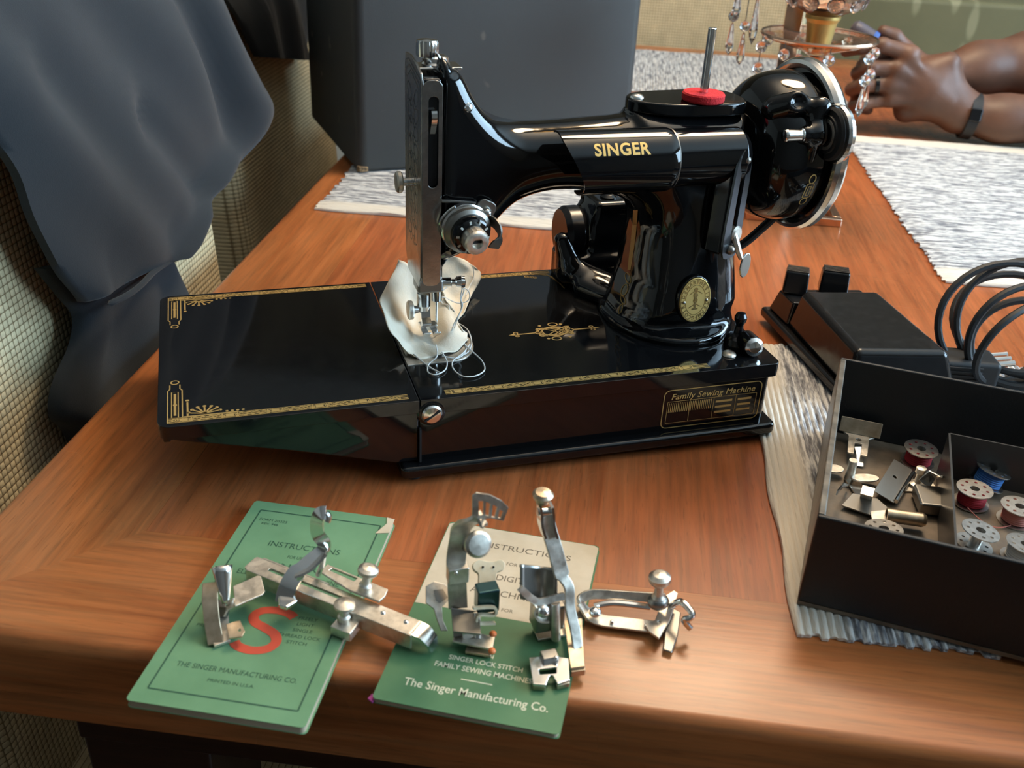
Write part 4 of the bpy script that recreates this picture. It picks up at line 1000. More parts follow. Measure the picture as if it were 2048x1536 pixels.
drape('jacket_sleeve', [(.075, .083, .250, .062, -.256), (.086, .058, .238, .044, -.250), (.094, .040, .248, .012, -.247), (.082, .024, .262, -.022, -.246), (.054, .008, .240, -.056, -.247), (.046, -.012, .195, -.075, -.249), (.062, -.035, .150, -.095, -.252), (.075, -.07, .14, -.12, -.254)], 0, fold2, jk, nu=30, sub=5, th=.008)
# rolled hem of the body above the sleeve
hem = [TN(-.234+.003*math.sin(k*1.3), n_, z_) for k, (n_, z_) in enumerate(((.088, .055), (.110, .0525), (.135, .050), (.160, .048), (.185, .046), (.208, .044), (.228, .0415)))]
MB().tube(smooth_path(hem, 5), [.0004]+[.0022]*(len(smooth_path(hem, 5))-2)+[.0004], 8).build('hem', M_NAVY, jk)
g2 = empty('garment', TN(-.37, .8, .1), None, 'dark blue garment hung over the chair beside the black case', 'garment')
def fold3(n, z, u, v_): return .007*math.sin(n*60+z*10)+.003*math.sin(n*130)
drape('garment_body', [(.66, .0, .95, .0, -.475), (.66, .10, .95, .10, -.478), (.66, .19, .95, .19, -.462), (.66, .207, .95, .207, -.415), (.665, .192, .95, .187, -.368), (.68, .155, .945, .140, -.345), (.70, .120, .93, .090, -.337), (.715, .095, .905, .056, -.333)], 0, fold3, g2, nu=30, sub=4)

# ================================================================== open accessory box
M_BOXOUT = mat('box_black_paper', (.0075, .008, .009), .5); v = tex_coord(M_BOXOUT); bump(M_BOXOUT, noise(M_BOXOUT, v, 500, 4), .3, .0006)
M_BOXSIDE = mat('box_lit_side', (.05, .045, .040), .35); v = tex_coord(M_BOXSIDE); setc(M_BOXSIDE, ramp(M_BOXSIDE, noise(M_BOXSIDE, v, 90, 5), [(.35, (.07, .058, .045)), (.7, (.20, .165, .125))]))  # black left wall; its lit, reflecting look is put into this lighter tan
M_BOXIN = mat('box_liner', (.050, .040, .030), .45); v = tex_coord(M_BOXIN); setc(M_BOXIN, ramp(M_BOXIN, noise(M_BOXIN, v, 60, 5), [(.35, (.10, .072, .048)), (.7, (.21, .155, .105))]))
BA = math.radians(-36.0); bxM = Matrix.Rotation(BA, 4, 'Z'); BZ = .0040
ab = empty('accessory_box', (.1668, -.1600, BZ), bxM, 'open black accessory box holding bobbins and attachments', 'box')
BL, BD, BH, BT = .300, .188, .0565, .0028
MB().box((0, 0, 0), (BL, BD, .0022)).build('box_floor', M_BOXIN, ab, world=False)
MB().box((.0, 0, .0022), (BL, BT, BH)).build('box_wall', M_BOXOUT, ab, world=False, bevel=.0011, seg=3)
MB().box((.0, BD-BT, .0022), (BL, BD, BH)).build('box_wall', M_BOXOUT, ab, world=False, bevel=.0011, seg=3)
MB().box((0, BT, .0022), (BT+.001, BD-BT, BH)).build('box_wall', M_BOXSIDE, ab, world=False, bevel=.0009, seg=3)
MB().box((BL-BT, BT, .0022), (BL, BD-BT, BH)).build('box_wall', M_BOXOUT, ab, world=False, bevel=.0009, seg=3)
inv = (Matrix.Translation((.1668, -.1600, BZ)) @ bxM).inverted()
dz = .0335
dA, dB, dC = inv @ Vector(atz(1893, 865, BZ+dz)), inv @ Vector(atz(1920, 1095, BZ+dz)), inv @ Vector(atz(2048, 890, BZ+dz))
DX = (dA.x+dB.x)/2
MB().box((DX-.0006, BT, .0022), (DX+.0006, dA.y, dz)).build('divider', M_STEEL if False else mat('tin_divider', (.045, .040, .036), .3), ab, world=False)
MB().box((DX+.0006, dA.y-.0006, .0022), (BL-BT, dA.y+.0006, dz)).build('divider', MATS['tin_divider'], ab, world=False)
FZ = BZ+.0024    # box floor level in the world

# bobbins ---------------------------------------------------------------
M_BOB = mat('bobbin_steel', (.74, .70, .64), .32, 1.0); v = tex_coord(M_BOB); setc(M_BOB, ramp(M_BOB, noise(M_BOB, v, 200, 3), [(.3, (.55, .51, .46)), (.7, (.80, .76, .70))]))
BR, BHT = .0105, .0105
_holes = [[(.0072*math.cos(a)+.00105*math.cos(b), .0072*math.sin(a)+.00105*math.sin(b)) for b in [2*PI*i/8 for i in range(8)]] for a in [2*PI*i/8 for i in range(8)]]
_fl = plate_with_holes(ellipse(0, 0, BR, BR, 36), [ellipse(0, 0, .0028, .0028, 14)]+_holes, 0, .0006)
_me = _fl.build('flange', M_BOB, None, smooth=30).data; bpy.data.objects.remove(bpy.data.objects['flange'])
def bobbin(px, py, ztop, label, thread=None, tilt=(0, 0), fill=.75):
    c = Vector(atz(px, py, ztop)); rot = Matrix.Rotation(tilt[0], 4, 'X') @ Matrix.Rotation(tilt[1], 4, 'Y') @ Matrix.Rotation(random.uniform(0, 1), 4, 'Z')
    base = c - (rot @ Vector((0, 0, BHT))); r = empty('bobbin', base, rot, label, 'bobbin', 'metal bobbins in the accessory box')
    for z in (0, BHT-.0006):
        o = bpy.data.objects.new('flange', _me); COL.objects.link(o); o.parent = r; o.location = (0, 0, z)
    MB().lathe([(.0028, .0004), (.0034, .0004), (.0034, BHT-.0004), (.0028, BHT-.0004), (.0028, .0004)], 18, ring=True).build('hub', M_BOB, r, world=False)
    if thread:
        R_ = .0036+(BR-.0046)*fill; pr = [(.0035, .0008)]+[(R_+.00018*(1 if k % 2 else -1), .0008+(BHT-.0016)*k/14) for k in range(15)]+[(.0035, BHT-.0008)]
        MB().lathe(pr, 24, ring=True).build('wound_thread', thread, r, world=False)
    return r
zt = FZ+BHT
bobbin(1843, 897, zt+.0005, 'steel bobbin with dark red thread, left of the box divider', M_REDTHREAD, (.05, 0))
bobbin(1988, 940, zt+.003, 'steel bobbin with blue thread, farthest right of the divider', M_BLUETHREAD, (-.02, .28))
bobbin(1950, 977, zt+.0005, 'steel bobbin with red thread against the box divider', M_REDTHREAD)
bobbin(2040, 1012, zt, 'steel bobbin with pinkish brown thread at the right picture edge', M_PINKTHREAD)
bobbin(1962, 1060, zt+.001, 'empty steel bobbin beside the front wall and divider', None, (.05, .12))
bobbin(2052, 1088, zt, 'steel bobbin with pale thread cut off by the right picture edge', M_WHITETHREAD, (0, .1))
bobbin(1768, 1056, zt-.001, 'empty steel bobbin half hidden behind the box front wall', None, (-.12, 0))
lt = [atz(px, py, FZ+z) for px, py, z in ((1935, 1015, .004), (1952, 1032, .002), (1975, 1050, .0012), (2000, 1055, .001), (2022, 1050, .001), (2030, 1040, .002), (2026, 1025, .004))]
tag(MB().tube(smooth_path(lt, 6), .0003, 6).build('loose_thread', mat('salmon_thread', (.55, .16, .12), .8)), 'loose salmon thread lying between the bobbins', 'thread')

# loose attachments in the left compartment -------------------------------
def att(name, label, px, py, ang, z=0.0, grp='small metal attachments loose in the box', cat='attachment', rot=None):
    c = atz(px, py, FZ+z); return empty(name, (c[0], c[1], FZ+z), Matrix.Rotation(BA+ang, 4, 'Z') @ (rot or Matrix.Identity(4)), label, cat, grp)
a = att('hemmer_gauge', 'fork shaped hemmer with a curled plate in the box corner', 1712, 905, .0)
M_TAN = mat('tarnished_brass', (.58, .46, .32), .35, .9); v = tex_coord(M_TAN); setc(M_TAN, ramp(M_TAN, noise(M_TAN, v, 150, 4), [(.3, (.42, .32, .21)), (.7, (.66, .54, .40))]))
MB().ribbon([(-.013, .012, .010), (-.013, .015, .013), (-.013, .0155, .017)] if False else [(-.013, .013, .012), (.013, .013, .012)], .010, .0008, (0, .35, 1)).build('curled_plate', M_TAN, a, world=False, bevel=.0003)
plate_with_holes([(-.006, -.014), (-.0022, -.014), (-.0022, .0), (.0022, .0), (.0022, -.014), (.006, -.014), (.0065, .008), (.010, .012), (-.010, .012), (-.0065, .008)], [ellipse(0, .005, .0018, .0018, 10)], .006, .0072).build('fork', M_NICKEL, a, world=False, bevel=.0002)
MB().ribbon([(0, -.004, .0065), (.002, -.010, .004), (.003, -.018, .001)], .004, .0008, (1, 0, 0)).build('spring_leaf', M_CHROME, a, world=False)
a = att('flat_hemmer', 'flat steel hemmer plate with one bright rolled edge', 1790, 960, -.25, .004, rot=Matrix.Rotation(.25, 4, 'Y'))
plate_with_holes([(-.007, -.024), (.006, -.024), (.0065, .020), (-.007, .020)], [ellipse(-.001, .002, .0014, .0014, 10)], 0, .0008).build('plate', M_STEEL, a, world=False, bevel=.0002)
MB().cyl((.0065, -.022, .001), (.0068, .021, .001), .0015, seg=10).build('rolled_edge', M_CHROME, a, world=False)
a = att('cloth_guide', 'thumb screw cloth guide standing beside the divider', 1832, 975, .3)
MB().prism(rrect(-.012, -.006, .012, .008, .004), 0, .0012).build('foot_plate', M_NICKEL, a, world=False, bevel=.0003)
MB().lathe([(.0001, .0012), (.0045, .0012), (.0045, .003), (.002, .004), (.0018, .010), (.0030, .011), (.0030, .0145), (.0001, .015)], 18).build('thumb_screw', M_NICKEL, a, world=False)
a = att('presser_foot', 'small winged presser foot against the left box wall', 1700, 962, .4, .001)
MB().prism(ellipse(-.008, .008, .006, .0045, 16), .003, .0042).build('wing', M_NICKEL, a, world=False, bevel=.0003); MB().prism(ellipse(.008, -.002, .009, .0042, 16), .003, .0042).build('wing', M_NICKEL, a, world=False, bevel=.0003)
MB().cyl((0, .002, .0), (0, .002, .014), .003, .0026, 14).build('shank', M_NICKEL, a, world=False); MB().prism([(-.002, -.018), (.004, -.018), (.006, 0), (-.003, 0)], 0, .001).build('toe', M_CHROME, a, world=False)
a = att('edge_stitcher', 'edge stitcher foot lying near the front of the box', 1735, 1012, -.1, .002)
MB().prism([(-.014, -.008), (.006, -.010), (.012, .002), (.004, .010), (-.010, .008)], 0, .001).build('plate', M_STEEL, a, world=False, bevel=.0002)
MB().ribbon([(-.002, .006, .001), (-.002, .004, .010), (-.002, -.002, .014), (-.002, -.010, .013)], .007, .0009, (1, 0, 0)).build('arm', M_NICKEL, a, world=False)
MB().ribbon([(-.014, .014, .001), (-.016, 0, .010), (-.018, -.014, .012)], .003, .0008, (0, 0, 1)).build('guide_blade', M_CHROME, a, world=False)
a = att('binder_tube', 'bright rolled binder tube beside the front wall', 1805, 1046, .15, .003)
MB().lathe([(.0030, 0), (.0042, 0), (.0042, .020), (.0032, .022), (.0030, .022)], 18, placed((-.010, 0, .004), (1, 0, 0)), ring=True).build('tube', M_TAN, a, world=False); MB().prism([(-.018, -.006), (-.008, -.006), (-.008, .008), (-.018, .004)], .001, .0022).build('plate', M_NICKEL, a, world=False)
a = att('gathering_foot', 'dark gathering foot leaning on the divider', 1862, 1010, .2, .001)
MB().box((-.010, -.012, 0), (.010, .010, .008)).build('body', M_STEEL, a, world=False, bevel=.0015); MB().ribbon([(-.004, .010, .008), (.0, .012, .014), (.006, .008, .016)], .008, .001, (1, 0, 0)).build('shank', M_NICKEL, a, world=False)

# ================================================================== foot controller and its cord
M_PEDAL = mat('black_bakelite', (.012, .011, .011), .16); v = tex_coord(M_PEDAL); setc(M_PEDAL, ramp(M_PEDAL, noise(M_PEDAL, v, 120, 4), [(.35, (.12,)*3), (.7, (.24,)*3)]), 'Roughness')
fc = empty('foot_controller', (.355, .085, .0042), None, 'black foot controller with two buttons behind the accessory box', 'foot controller')
z0 = .0042
def P4(pts): return [tuple(p) for p in pts]
bot = [(.3255, .1700), (.4080, .1540), (.3960, -.004), (.3080, .0130)]
MB().prism(bot, z0, z0+.009).build('base', M_PEDAL, fc, bevel=.003, seg=3)
MB().prism([(.329, .1640), (.403, .1500), (.397, .118), (.3265, .130)], z0+.009, z0+.029, None, [(.332, .157), (.400, .1440), (.396, .117), (.3290, .1300)]).build('button_deck', M_PEDAL, fc, bevel=.002, seg=3)
MB().prism([(.3265, .1310), (.3985, .1170), (.391, .002), (.3115, .0175)], z0+.009, z0+.041, None, [(.3325, .1270), (.3935, .1150), (.3800, .0090), (.3145, .0240)]).build('housing', M_PEDAL, fc, bevel=.005, seg=4)
for k, (px0, px1) in enumerate(((1568, 1625), (1640, 1706))):
    c0, c1 = Vector(atz(px0+2, 584, z0+.030)), Vector(atz(px1-2, 592, z0+.030)); m_ = (c0+c1)/2; w_ = (c1-c0).length/2*.95
    M_ = placed((m_.x, m_.y+.006, z0+.029), (0, 0, 1), tuple(c1-c0))
    b = MB().prism([(-w_, -.007), (w_, -.007), (w_, .011), (-w_, .011)], 0, .019, M_, [(-w_*.93, -.004), (w_*.93, -.004), (w_*.93, .009), (-w_*.93, .009)]).build('button', M_PEDAL, fc, bevel=.002, seg=3)
    for q in range(5): MB().box((-w_*.85, -.0035+.0026*q, .0186), (w_*.85, -.0022+.0026*q, .0198), M_).build('grip_ridge', M_PEDAL, b, bevel=.0003)
cd = empty('power_cord', (.44, .05, .004), None, 'coiled black power cord with ribbed plug at the right edge', 'cord')
def loop(cx, cy, cz, a, b, yaw, lean, ph0, turns=1.0, name='cord_loop', r=.0028):
    P = []
    for i in range(int(40*turns)+1):
        t = ph0+2*PI*i/40; u, w = a*math.cos(t), b*math.sin(t)
        x = u*math.cos(yaw)-w*math.sin(lean)*math.sin(yaw); y = u*math.sin(yaw)+w*math.sin(lean)*math.cos(yaw)
        P.append((cx+x, cy+y, max(.0075, cz+w*math.cos(lean))))
    return MB().tube(P[:-1], r, 8, closed=True).build(name, M_RUBBER, cd)
cc = atz(2022, 668, .045)
for k, (dx, dy, dz_, a, b, yw_, ln, ph) in enumerate(((0, .010, .0, .056, .052, -.35, .35, 0), (.004, -.004, -.004, .048, .046, -.15, .1, 1), (.010, .004, .002, .052, .054, -.6, .5, 2), (-.004, -.010, -.006, .044, .040, .15, -.15, 3), (.012, .014, -.002, .050, .046, -.5, .8, 4), (.006, .0, -.010, .040, .036, -.3, .2, 5))):
    loop(cc[0]+dx+.004, cc[1]+dy, .048+dz_, a*.9, b*.86, yw_, ln, ph)
pc = atz(1935, 728, .020)
PM = placed((pc[0], pc[1], .0185), (0, 0, 1), (1, -.35, 0))
pb = MB().box((-.024, -.014, -.0145), (.020, .014, .009), PM).build('plug', M_RUBBER, cd, bevel=.004, seg=3)
for q in range(6): MB().box((-.0252, -.0148, -.012+.0032*q), (.006, .0148, -.0105+.0032*q), PM).build('plug_rib', M_RUBBER, pb, bevel=.0004)
for q in range(3): MB().cyl(PM @ Vector((.018, -.007+.007*q, .006)), PM @ Vector((.030, -.007+.007*q, .008)), .0022, seg=10).build('prong', M_CHROME, pb)
pth = [PM @ Vector((.019, 0, 0)), PM @ Vector((.045, -.004, -.004)), PM @ Vector((.08, .0, -.009)), PM @ Vector((.13, .02, -.0105)), PM @ Vector((.2, .03, -.0105))]
MB().tube(smooth_path(pth), .0028, 8).build('cord_lead', M_RUBBER, cd)

# ================================================================== instruction booklets
M_GREEN = mat('green_cover', (.070, .205, .110), .7); v = tex_coord(M_GREEN)
f = noise(M_GREEN, v, 25, 5); f2 = noise(M_GREEN, v, 220, 3, .6)
c = ramp(M_GREEN, f, [(.3, (.110, .235, .112)), (.7, (.155, .305, .155))]); fw = ramp(M_GREEN, f2, [(.74, (0,)*3), (.78, (1,)*3)])
setc(M_GREEN, mixc(M_GREEN, fw, c, (.20, .36, .22)))
M_DGREEN = mat('dark_green_cover', (.035, .130, .065), .55); v = tex_coord(M_DGREEN); f = noise(M_DGREEN, v, 25, 5); f2 = noise(M_DGREEN, v, 160, 3, .6)
setc(M_DGREEN, mixc(M_DGREEN, ramp(M_DGREEN, f2, [(.73, (0,)*3), (.77, (1,)*3)]), ramp(M_DGREEN, f, [(.3, (.052, .145, .058)), (.7, (.080, .198, .086))]), (.30, .40, .28)))
M_CREAM = mat('cream_paper', (.60, .49, .35), .85); v = tex_coord(M_CREAM); setc(M_CREAM, ramp(M_CREAM, noise(M_CREAM, v, 40, 5), [(.3, (.56, .43, .28)), (.7, (.70, .57, .41))]))
M_PAGES = mat('page_edges', (.55, .44, .30), .9); v = tex_coord(M_PAGES, (1, 1, 2500)); setc(M_PAGES, ramp(M_PAGES, noise(M_PAGES, v, 3, 2), [(.35, (.34, .25, .16)), (.65, (.60, .49, .35))]))
M_INKG = mat('green_ink', (.018, .075, .040), .7); M_INKR = mat('red_ink', (.62, .075, .035), .6); M_INKC = mat('cream_ink', (.72, .66, .46), .7); M_INKK = mat('brown_ink', (.16, .12, .08), .8)
def booklet(label, tl, tr, bl, th, cover, z0=.0002):
    """corners measured on the cover; local x across, y up the page"""
    tl, tr, bl = (Vector((p[0], p[1], 0)) for p in (tl, tr, bl)); ex = (tr-tl).normalized(); W = (tr-tl).length; Lg = (tl-bl).length
    ey = Vector((-ex.y, ex.x, 0)); M_ = Matrix(((ex.x, ey.x, 0, bl.x), (ex.y, ey.y, 0, bl.y), (0, 0, 1, z0), (0, 0, 0, 1)))
    r = empty('booklet', (bl.x, bl.y, z0), Matrix(((ex.x, ey.x, 0, 0), (ex.y, ey.y, 0, 0), (0, 0, 1, 0), (0, 0, 0, 1))), label, 'booklet', 'instruction booklets')
    rnd = lambda x0, y0, x1, y1: rrect(x0, y0, x1, y1, .0022, 4)
    MB().prism(rnd(0, 0, W, Lg), 0, .0003).build('back_cover', cover, r, world=False)
    MB().prism(rnd(.0003, .0003, W-.0008, Lg-.0008), .0003, th-.0003).build('page_block', M_PAGES, r, world=False)
    co = MB().prism(rnd(0, 0, W-.0004, Lg-.0004), th-.0003, th).build('front_cover', cover, r, world=False)
    return r, co, W, Lg
def print_text(parent, body, x, y, size, m, z, align='CENTER', width=None, bold=0.0, spacing=1.0, shear=0.0):
    V, F = text_mesh(body, size, align, spacing, bold, shear)
    if width: w = max(v[0] for v in V)-min(v[0] for v in V); k = width/w; V = [(p[0]*k, p[1], 0) for p in V]
    return MB().add([(x+p[0], y+p[1], z) for p in V], F).build('lettering', m, parent, world=False, smooth=0, fix=False)
b1, c1_, W1, L1 = booklet('green instruction booklet with a large red letter S', atz(510, 1000, .0045), atz(790, 1037, .0045), atz(250, 1400, .0045), .0044, M_GREEN)
ZP = .0044+.0001
d = Decal(); d.line(rrect(.0065, .0085, W1-.0065, L1-.0085, .0005, 2), .0008, ZP, True); d.mb.build('printed_frame', M_INKG, c1_, world=False, smooth=0, fix=False)
cx = W1/2
for body, y, s_, w_ in (('INSTRUCTIONS', .120, .0062, .040), ('FOR USING', .111, .0036, .012), ('SINGER', .1030, .0058, .026), ('ELECTRIC SEWING MACHINE', .0945, .0052, .055), ('221', .086, .005, .010), ('THE SINGER MANUFACTURING CO.', .0255, .0044, .058)):
    print_text(c1_, body, cx, y*L1/.157, s_, M_INKG, ZP, width=w_)
for body, x, y, s_ in (('FORM 20325', .017, .140, .0030), ('REV. 948', .016, .1365, .0026), ('PRINTED', .0165, .052, .0030)): print_text(c1_, body, x, y*L1/.157, s_, M_INKG, ZP)
for k, body in enumerate(('FREELY', 'LIGHT', 'SINGLE', 'THREAD LOCK', 'STITCH')): print_text(c1_, body, .0620, (.0665-.0043*k)*L1/.157, .0031, M_INKG, ZP)
print_text(c1_, 'PRINTED IN U.S.A.', cx, .0185*L1/.157, .0028, M_INKG, ZP)
# the large S
sp_ = [(.0115, .0128), (.0085, .0150), (.0020, .0165), (-.0055, .0148), (-.0085, .0100), (-.0060, .0050), (.0005, .0018), (.0065, -.0020), (.0088, -.0075), (.0060, -.0130), (-.0010, -.0155), (-.0080, -.0140), (-.0110, -.0112)]
d = Decal(); d.line(smooth_path([(cx+.0020+x*.98, .0545*L1/.157+y*.90) for x, y in sp_], 6), .0050, ZP+.00004); d.mb.build('red_letter', M_INKR, c1_, world=False, smooth=0, fix=False)
MB().prism([(W1-.0075, L1-.016), (W1-.0003, L1-.014), (W1-.0003, L1-.0012), (W1-.0050, L1-.0004), (W1-.0036, L1-.006)], .0044, .0047).build('torn_corner', M_CREAM, b1, world=False)
b2, c2_, W2, L2 = booklet('cream and green instruction booklet in front of the machine', atz(893, 1040, .0035), atz(1193, 1090, .0035), atz(743, 1395, .0035), .0030, M_DGREEN)
ZP = .0030+.0001
hb = L2*.485
MB().prism([(.0004, hb), (W2-.0008, hb), (W2-.0008, L2-.0024), (W2-.003, L2-.0008), (.003, L2-.0008), (.0004, L2-.0024)], .00295, .00305).build('cream_panel', M_CREAM, c2_, world=False)
ZP2 = .00305+.00006
for body, y, s_, w_ in (('INSTRUCTIONS', .885, .0064, .050), ('FOR USING', .79, .0036, .016), ('DIGIT 66', .700, .0066, .022), ('ATTACHMENTS', .610, .0066, .044), ('FOR', .525, .0034, .006)): print_text(c2_, body, W2/2+.004, y*L2, s_, M_INKK, ZP2, width=w_)
for body, y, s_, w_ in (('ON', .282, .0036, .0055), ('SINGER LOCK STITCH', .245, .0042, .036), ('FAMILY SEWING MACHINES', .203, .0046, .047), ('The Singer Manufacturing Co.', .098, .0068, .068)): print_text(c2_, body, W2/2+.002, y*L2, s_, M_INKC, ZP, width=w_, bold=.00006)
d = Decal(); d.line([(W2/2-.007, .155*L2), (W2/2+.008, .155*L2)], .0006, ZP); d.mb.build('printed_rule', M_INKC, c2_, world=False, smooth=0, fix=False)

MB().prism([(-.0022, .0010), (.0006, -.0006), (.0012, .0030), (-.0012, .0042)], .0004, .0012).build('page_marker', mat('magenta_paper', (.42, .06, .30), .8), b2, world=False)
# ================================================================== metal attachments on the booklets
def G(px, py, z): return Vector(atz(px, py, z))
def Y(px, py, y): return Vector(aty(px, py, y))
def slab(pix, z, th, holes=()):
    """flat plate whose outline was measured at height z"""
    P = [(p.x, p.y) for p in (G(x, y, z) for x, y in pix)]; Hh = [[(p.x, p.y) for p in (G(x, y, z) for x, y in h)] for h in holes]
    ar = sum(P[i][0]*P[(i+1) % len(P)][1]-P[(i+1) % len(P)][0]*P[i][1] for i in range(len(P)))
    if ar < 0: P = P[::-1]
    return plate_with_holes(P, Hh, z-th, z) if Hh else MB().prism(P, z-th, z)
def lean_pt(px, py, y, z, k):
    """point of the ray on the plane that leans back from (y, z) by k"""
    d = ray(px, py); t = (y+k*(CAM_POS[2]-z)-CAM_POS[1])/(d[1]-k*d[2]); return Vector(CAM_POS+d*t)
def upright(pix, y, th, k=.55, z=.012):
    """standing plate leaning back from the line (y, z)"""
    P = [lean_pt(px, py, y, z, k) for px, py in pix]; n = len(P); mb = MB()
    V = [tuple(p) for p in P]+[(p.x, p.y+th, p.z-th*k) for p in P]
    return mb.add(V, [tuple(range(n)), tuple(range(2*n-1, n-1, -1))]+[(i, n+i, n+(i+1) % n, (i+1) % n) for i in range(n)])
def thumb(base, top, r, parent, name='thumb_screw', m=None):
    b, t = Vector(base), Vector(top); L = (t-b).length
    return MB().lathe([(.0001, 0), (r*.62, 0), (r*.62, L*.22), (r*.42, L*.30), (r*.36, L*.62), (r*.85, L*.70), (r, L*.78), (r*.96, L*.88), (r*.6, L*.96), (.0001, L)], 24, placed(b, t-b)).build(name, m or M_NICKEL, parent)
GRP = 'sewing attachments laid out in front of the machine'
# 1. scroll binder -------------------------------------------------------
z1 = .0047
bd = empty('binder', G(440, 1270, z1), None, 'small scroll binder foot with a folded funnel on the green booklet', 'attachment', GRP)
slab([(412, 1222), (456, 1214), (460, 1280), (428, 1292)], z1+.002, .0016).build('base_plate', M_NICKEL, bd, bevel=.0003)
yb = G(430, 1285, z1).y
MB().ribbon([G(432, 1288, z1+.001), G(424, 1240, z1+.008), G(420, 1200, z1+.015), G(421, 1166, z1+.018)], .0075, .0016, (1, -.3, 0)).build('upright', M_TAN, bd, bevel=.0004)
f0, f1 = G(452, 1212, z1+.010), G(444, 1132, z1+.026)
ax_ = (f1-f0); V = []; F = []; n = 26; FMx = placed(f0, ax_, (1, 0, 0))
for j in range(7):
    q = j/6; r = .0016+.0042*q
    for i in range(n+1):
        a = -2.6+5.4*i/n; rr = r*(1-.25*i/n); V.append(FMx @ Vector((rr*math.cos(a), rr*.8*math.sin(a), ax_.length*q)))
for j in range(6):
    for i in range(n): q = j*(n+1)+i; F.append((q, q+1, q+n+2, q+n+1))
o = MB().add(V, F).build('scroll_funnel', M_CHROME, bd, smooth=60); so = o.modifiers.new('thickness', 'SOLIDIFY'); so.thickness = .0006
slab([(466, 1172), (516, 1150), (522, 1152), (530, 1182), (526, 1188), (470, 1212)], z1+.012, .0010).build('side_plate', M_NICKEL, bd, bevel=.0004)
MB().ribbon([G(468, 1205, z1+.0115), G(455, 1212, z1+.009), G(448, 1225, z1+.004)], .005, .001, (0, 1, .2)).build('side_link', M_NICKEL, bd)
slab([(452, 1248), (480, 1240), (490, 1262), (484, 1272), (458, 1276)], z1+.006, .0010, [[(479+3*math.cos(a), 1260+3*math.sin(a)) for a in [2*PI*i/8 for i in range(8)]]]).build('toe', M_TAN, bd, bevel=.0002)
MB().box((-.0035, -.003, 0), (.0035, .003, .007), placed(G(444, 1228, z1+.002), (0, 0, 1), (1, -.3, 0))).build('shank_block', M_STEEL, bd, bevel=.001)
# 2. tuck marker with long scale bar ---------------------------------------
z2 = .0047
tk_ = empty('tuck_marker', G(640, 1190, z2), None, 'long steel tuck marker with two thumb screws across both booklets', 'attachment', GRP)
a0, a1 = G(500, 1122, z2+.010), G(835, 1255, z2+.010); a0.z = a1.z = z2+.0095; dv = (a1-a0); Lb = dv.length
TMx = placed(a0, (0, 0, 1), tuple(dv))
bar = plate_with_holes(rrect(0, -.0052, Lb, .0052, .0015, 3), [rrect(.012, -.0012, Lb*.60, .0012, .0011, 3)], -.0016, .0, TMx).build('scale_bar', M_NICKEL, tk_, bevel=.0004)
MB().box((.002, -.0062, -.0085), (Lb, -.0050, .0002), TMx).build('side_rail', M_NICKEL, tk_, bevel=.0004)
MB().box((.004, .0050, -.0040), (Lb*.45, .0062, .0002), TMx).build('side_rail', M_NICKEL, tk_, bevel=.0004)
for q in (.80, .93): MB().sphere(TMx @ Vector((Lb*q, .001, .0002)), .0013, 12, None, (1, 1, .6)).build('rivet', M_CHROME, bar)
MB().ribbon([TMx @ Vector((Lb-.002, 0, -.0005)), TMx @ Vector((Lb+.004, 0, -.0012)), TMx @ Vector((Lb+.008, 0, -.0045)), TMx @ Vector((Lb+.009, 0, -.0090))], [.0100, .0096, .0085, .0060], .0012, tuple(TMx.to_3x3() @ Vector((0, 1, 0)))).build('rounded_end', M_CHROME, tk_)
up = plate_with_holes([(p.x, p.y) for p in (G(x, y, z2+.0125) for x, y in ((640, 1143), (655, 1128), (776, 1178), (770, 1192), (758, 1202), (700, 1180)))][::-1], [[(p.x, p.y) for p in (G(x, y, z2+.0125) for x, y in ((658, 1140), (665, 1136), (715, 1156), (708, 1162)))]], z2+.0112, z2+.0125).build('slotted_plate', M_NICKEL, tk_, bevel=.0003)
slab([(672, 1238), (690, 1226), (722, 1240), (700, 1268), (660, 1252)], z2+.006, .0055).build('clamp_block', M_NICKEL, tk_, bevel=.0006)
t0 = G(729, 1180, z2+.012); thumb(t0, Y(738, 1132, t0.y), .0053, tk_)
t0 = G(688, 1240, z2+.006); thumb(t0, Y(689, 1203, t0.y), .0053, tk_)
yk = G(600, 1170, z2+.010).y
sh_ = smooth_path([Y(568, 1206, yk-.010), Y(574, 1180, yk-.008), Y(590, 1150, yk-.004), Y(622, 1120, yk), Y(645, 1102, yk+.002), Y(648, 1086, yk+.002), Y(636, 1068, yk+.002), Y(634, 1046, yk+.002), Y(640, 1028, yk+.001), Y(652, 1026, yk)], 5)
def facing(P):
    P = [Vector(p) for p in P]; out = []
    for i in range(len(P)):
        d_ = (P[min(i+1, len(P)-1)]-P[max(i-1, 0)]).normalized(); out.append(tuple(d_.cross((P[i]-Vector(CAM_POS)).normalized()+Vector((.25, 0, -.3)))))
    return out
MB().ribbon(sh_, [.0088]*12+[.0066]*(len(sh_)-12), .0018, facing(sh_)).build('spring_arm', M_CHROME, tk_, bevel=.0005)
MB().tube(smooth_path([Y(652, 1026, yk), Y(657, 1034, yk-.001), Y(654, 1044, yk-.002)], 4), .0016, 8).build('arm_hook', M_CHROME, tk_)
MB().ribbon(smooth_path([Y(590, 1152, yk-.006), Y(620, 1138, yk-.006), Y(650, 1108, yk-.003)], 4), .0050, .0012, (.2, -.8, .4)).build('arm_brace', M_CHROME, tk_)
MB().tube([Y(648, 1108, yk), Y(646, 1126, yk+.001), G(636, 1150, z2+.012)], .0014, 8).build('marker_pin', M_CHROME, tk_)
slab([(556, 1190), (586, 1176), (596, 1200), (572, 1214), (556, 1208)], z2+.0125, .003).build('arm_foot', M_CHROME, tk_, bevel=.001)
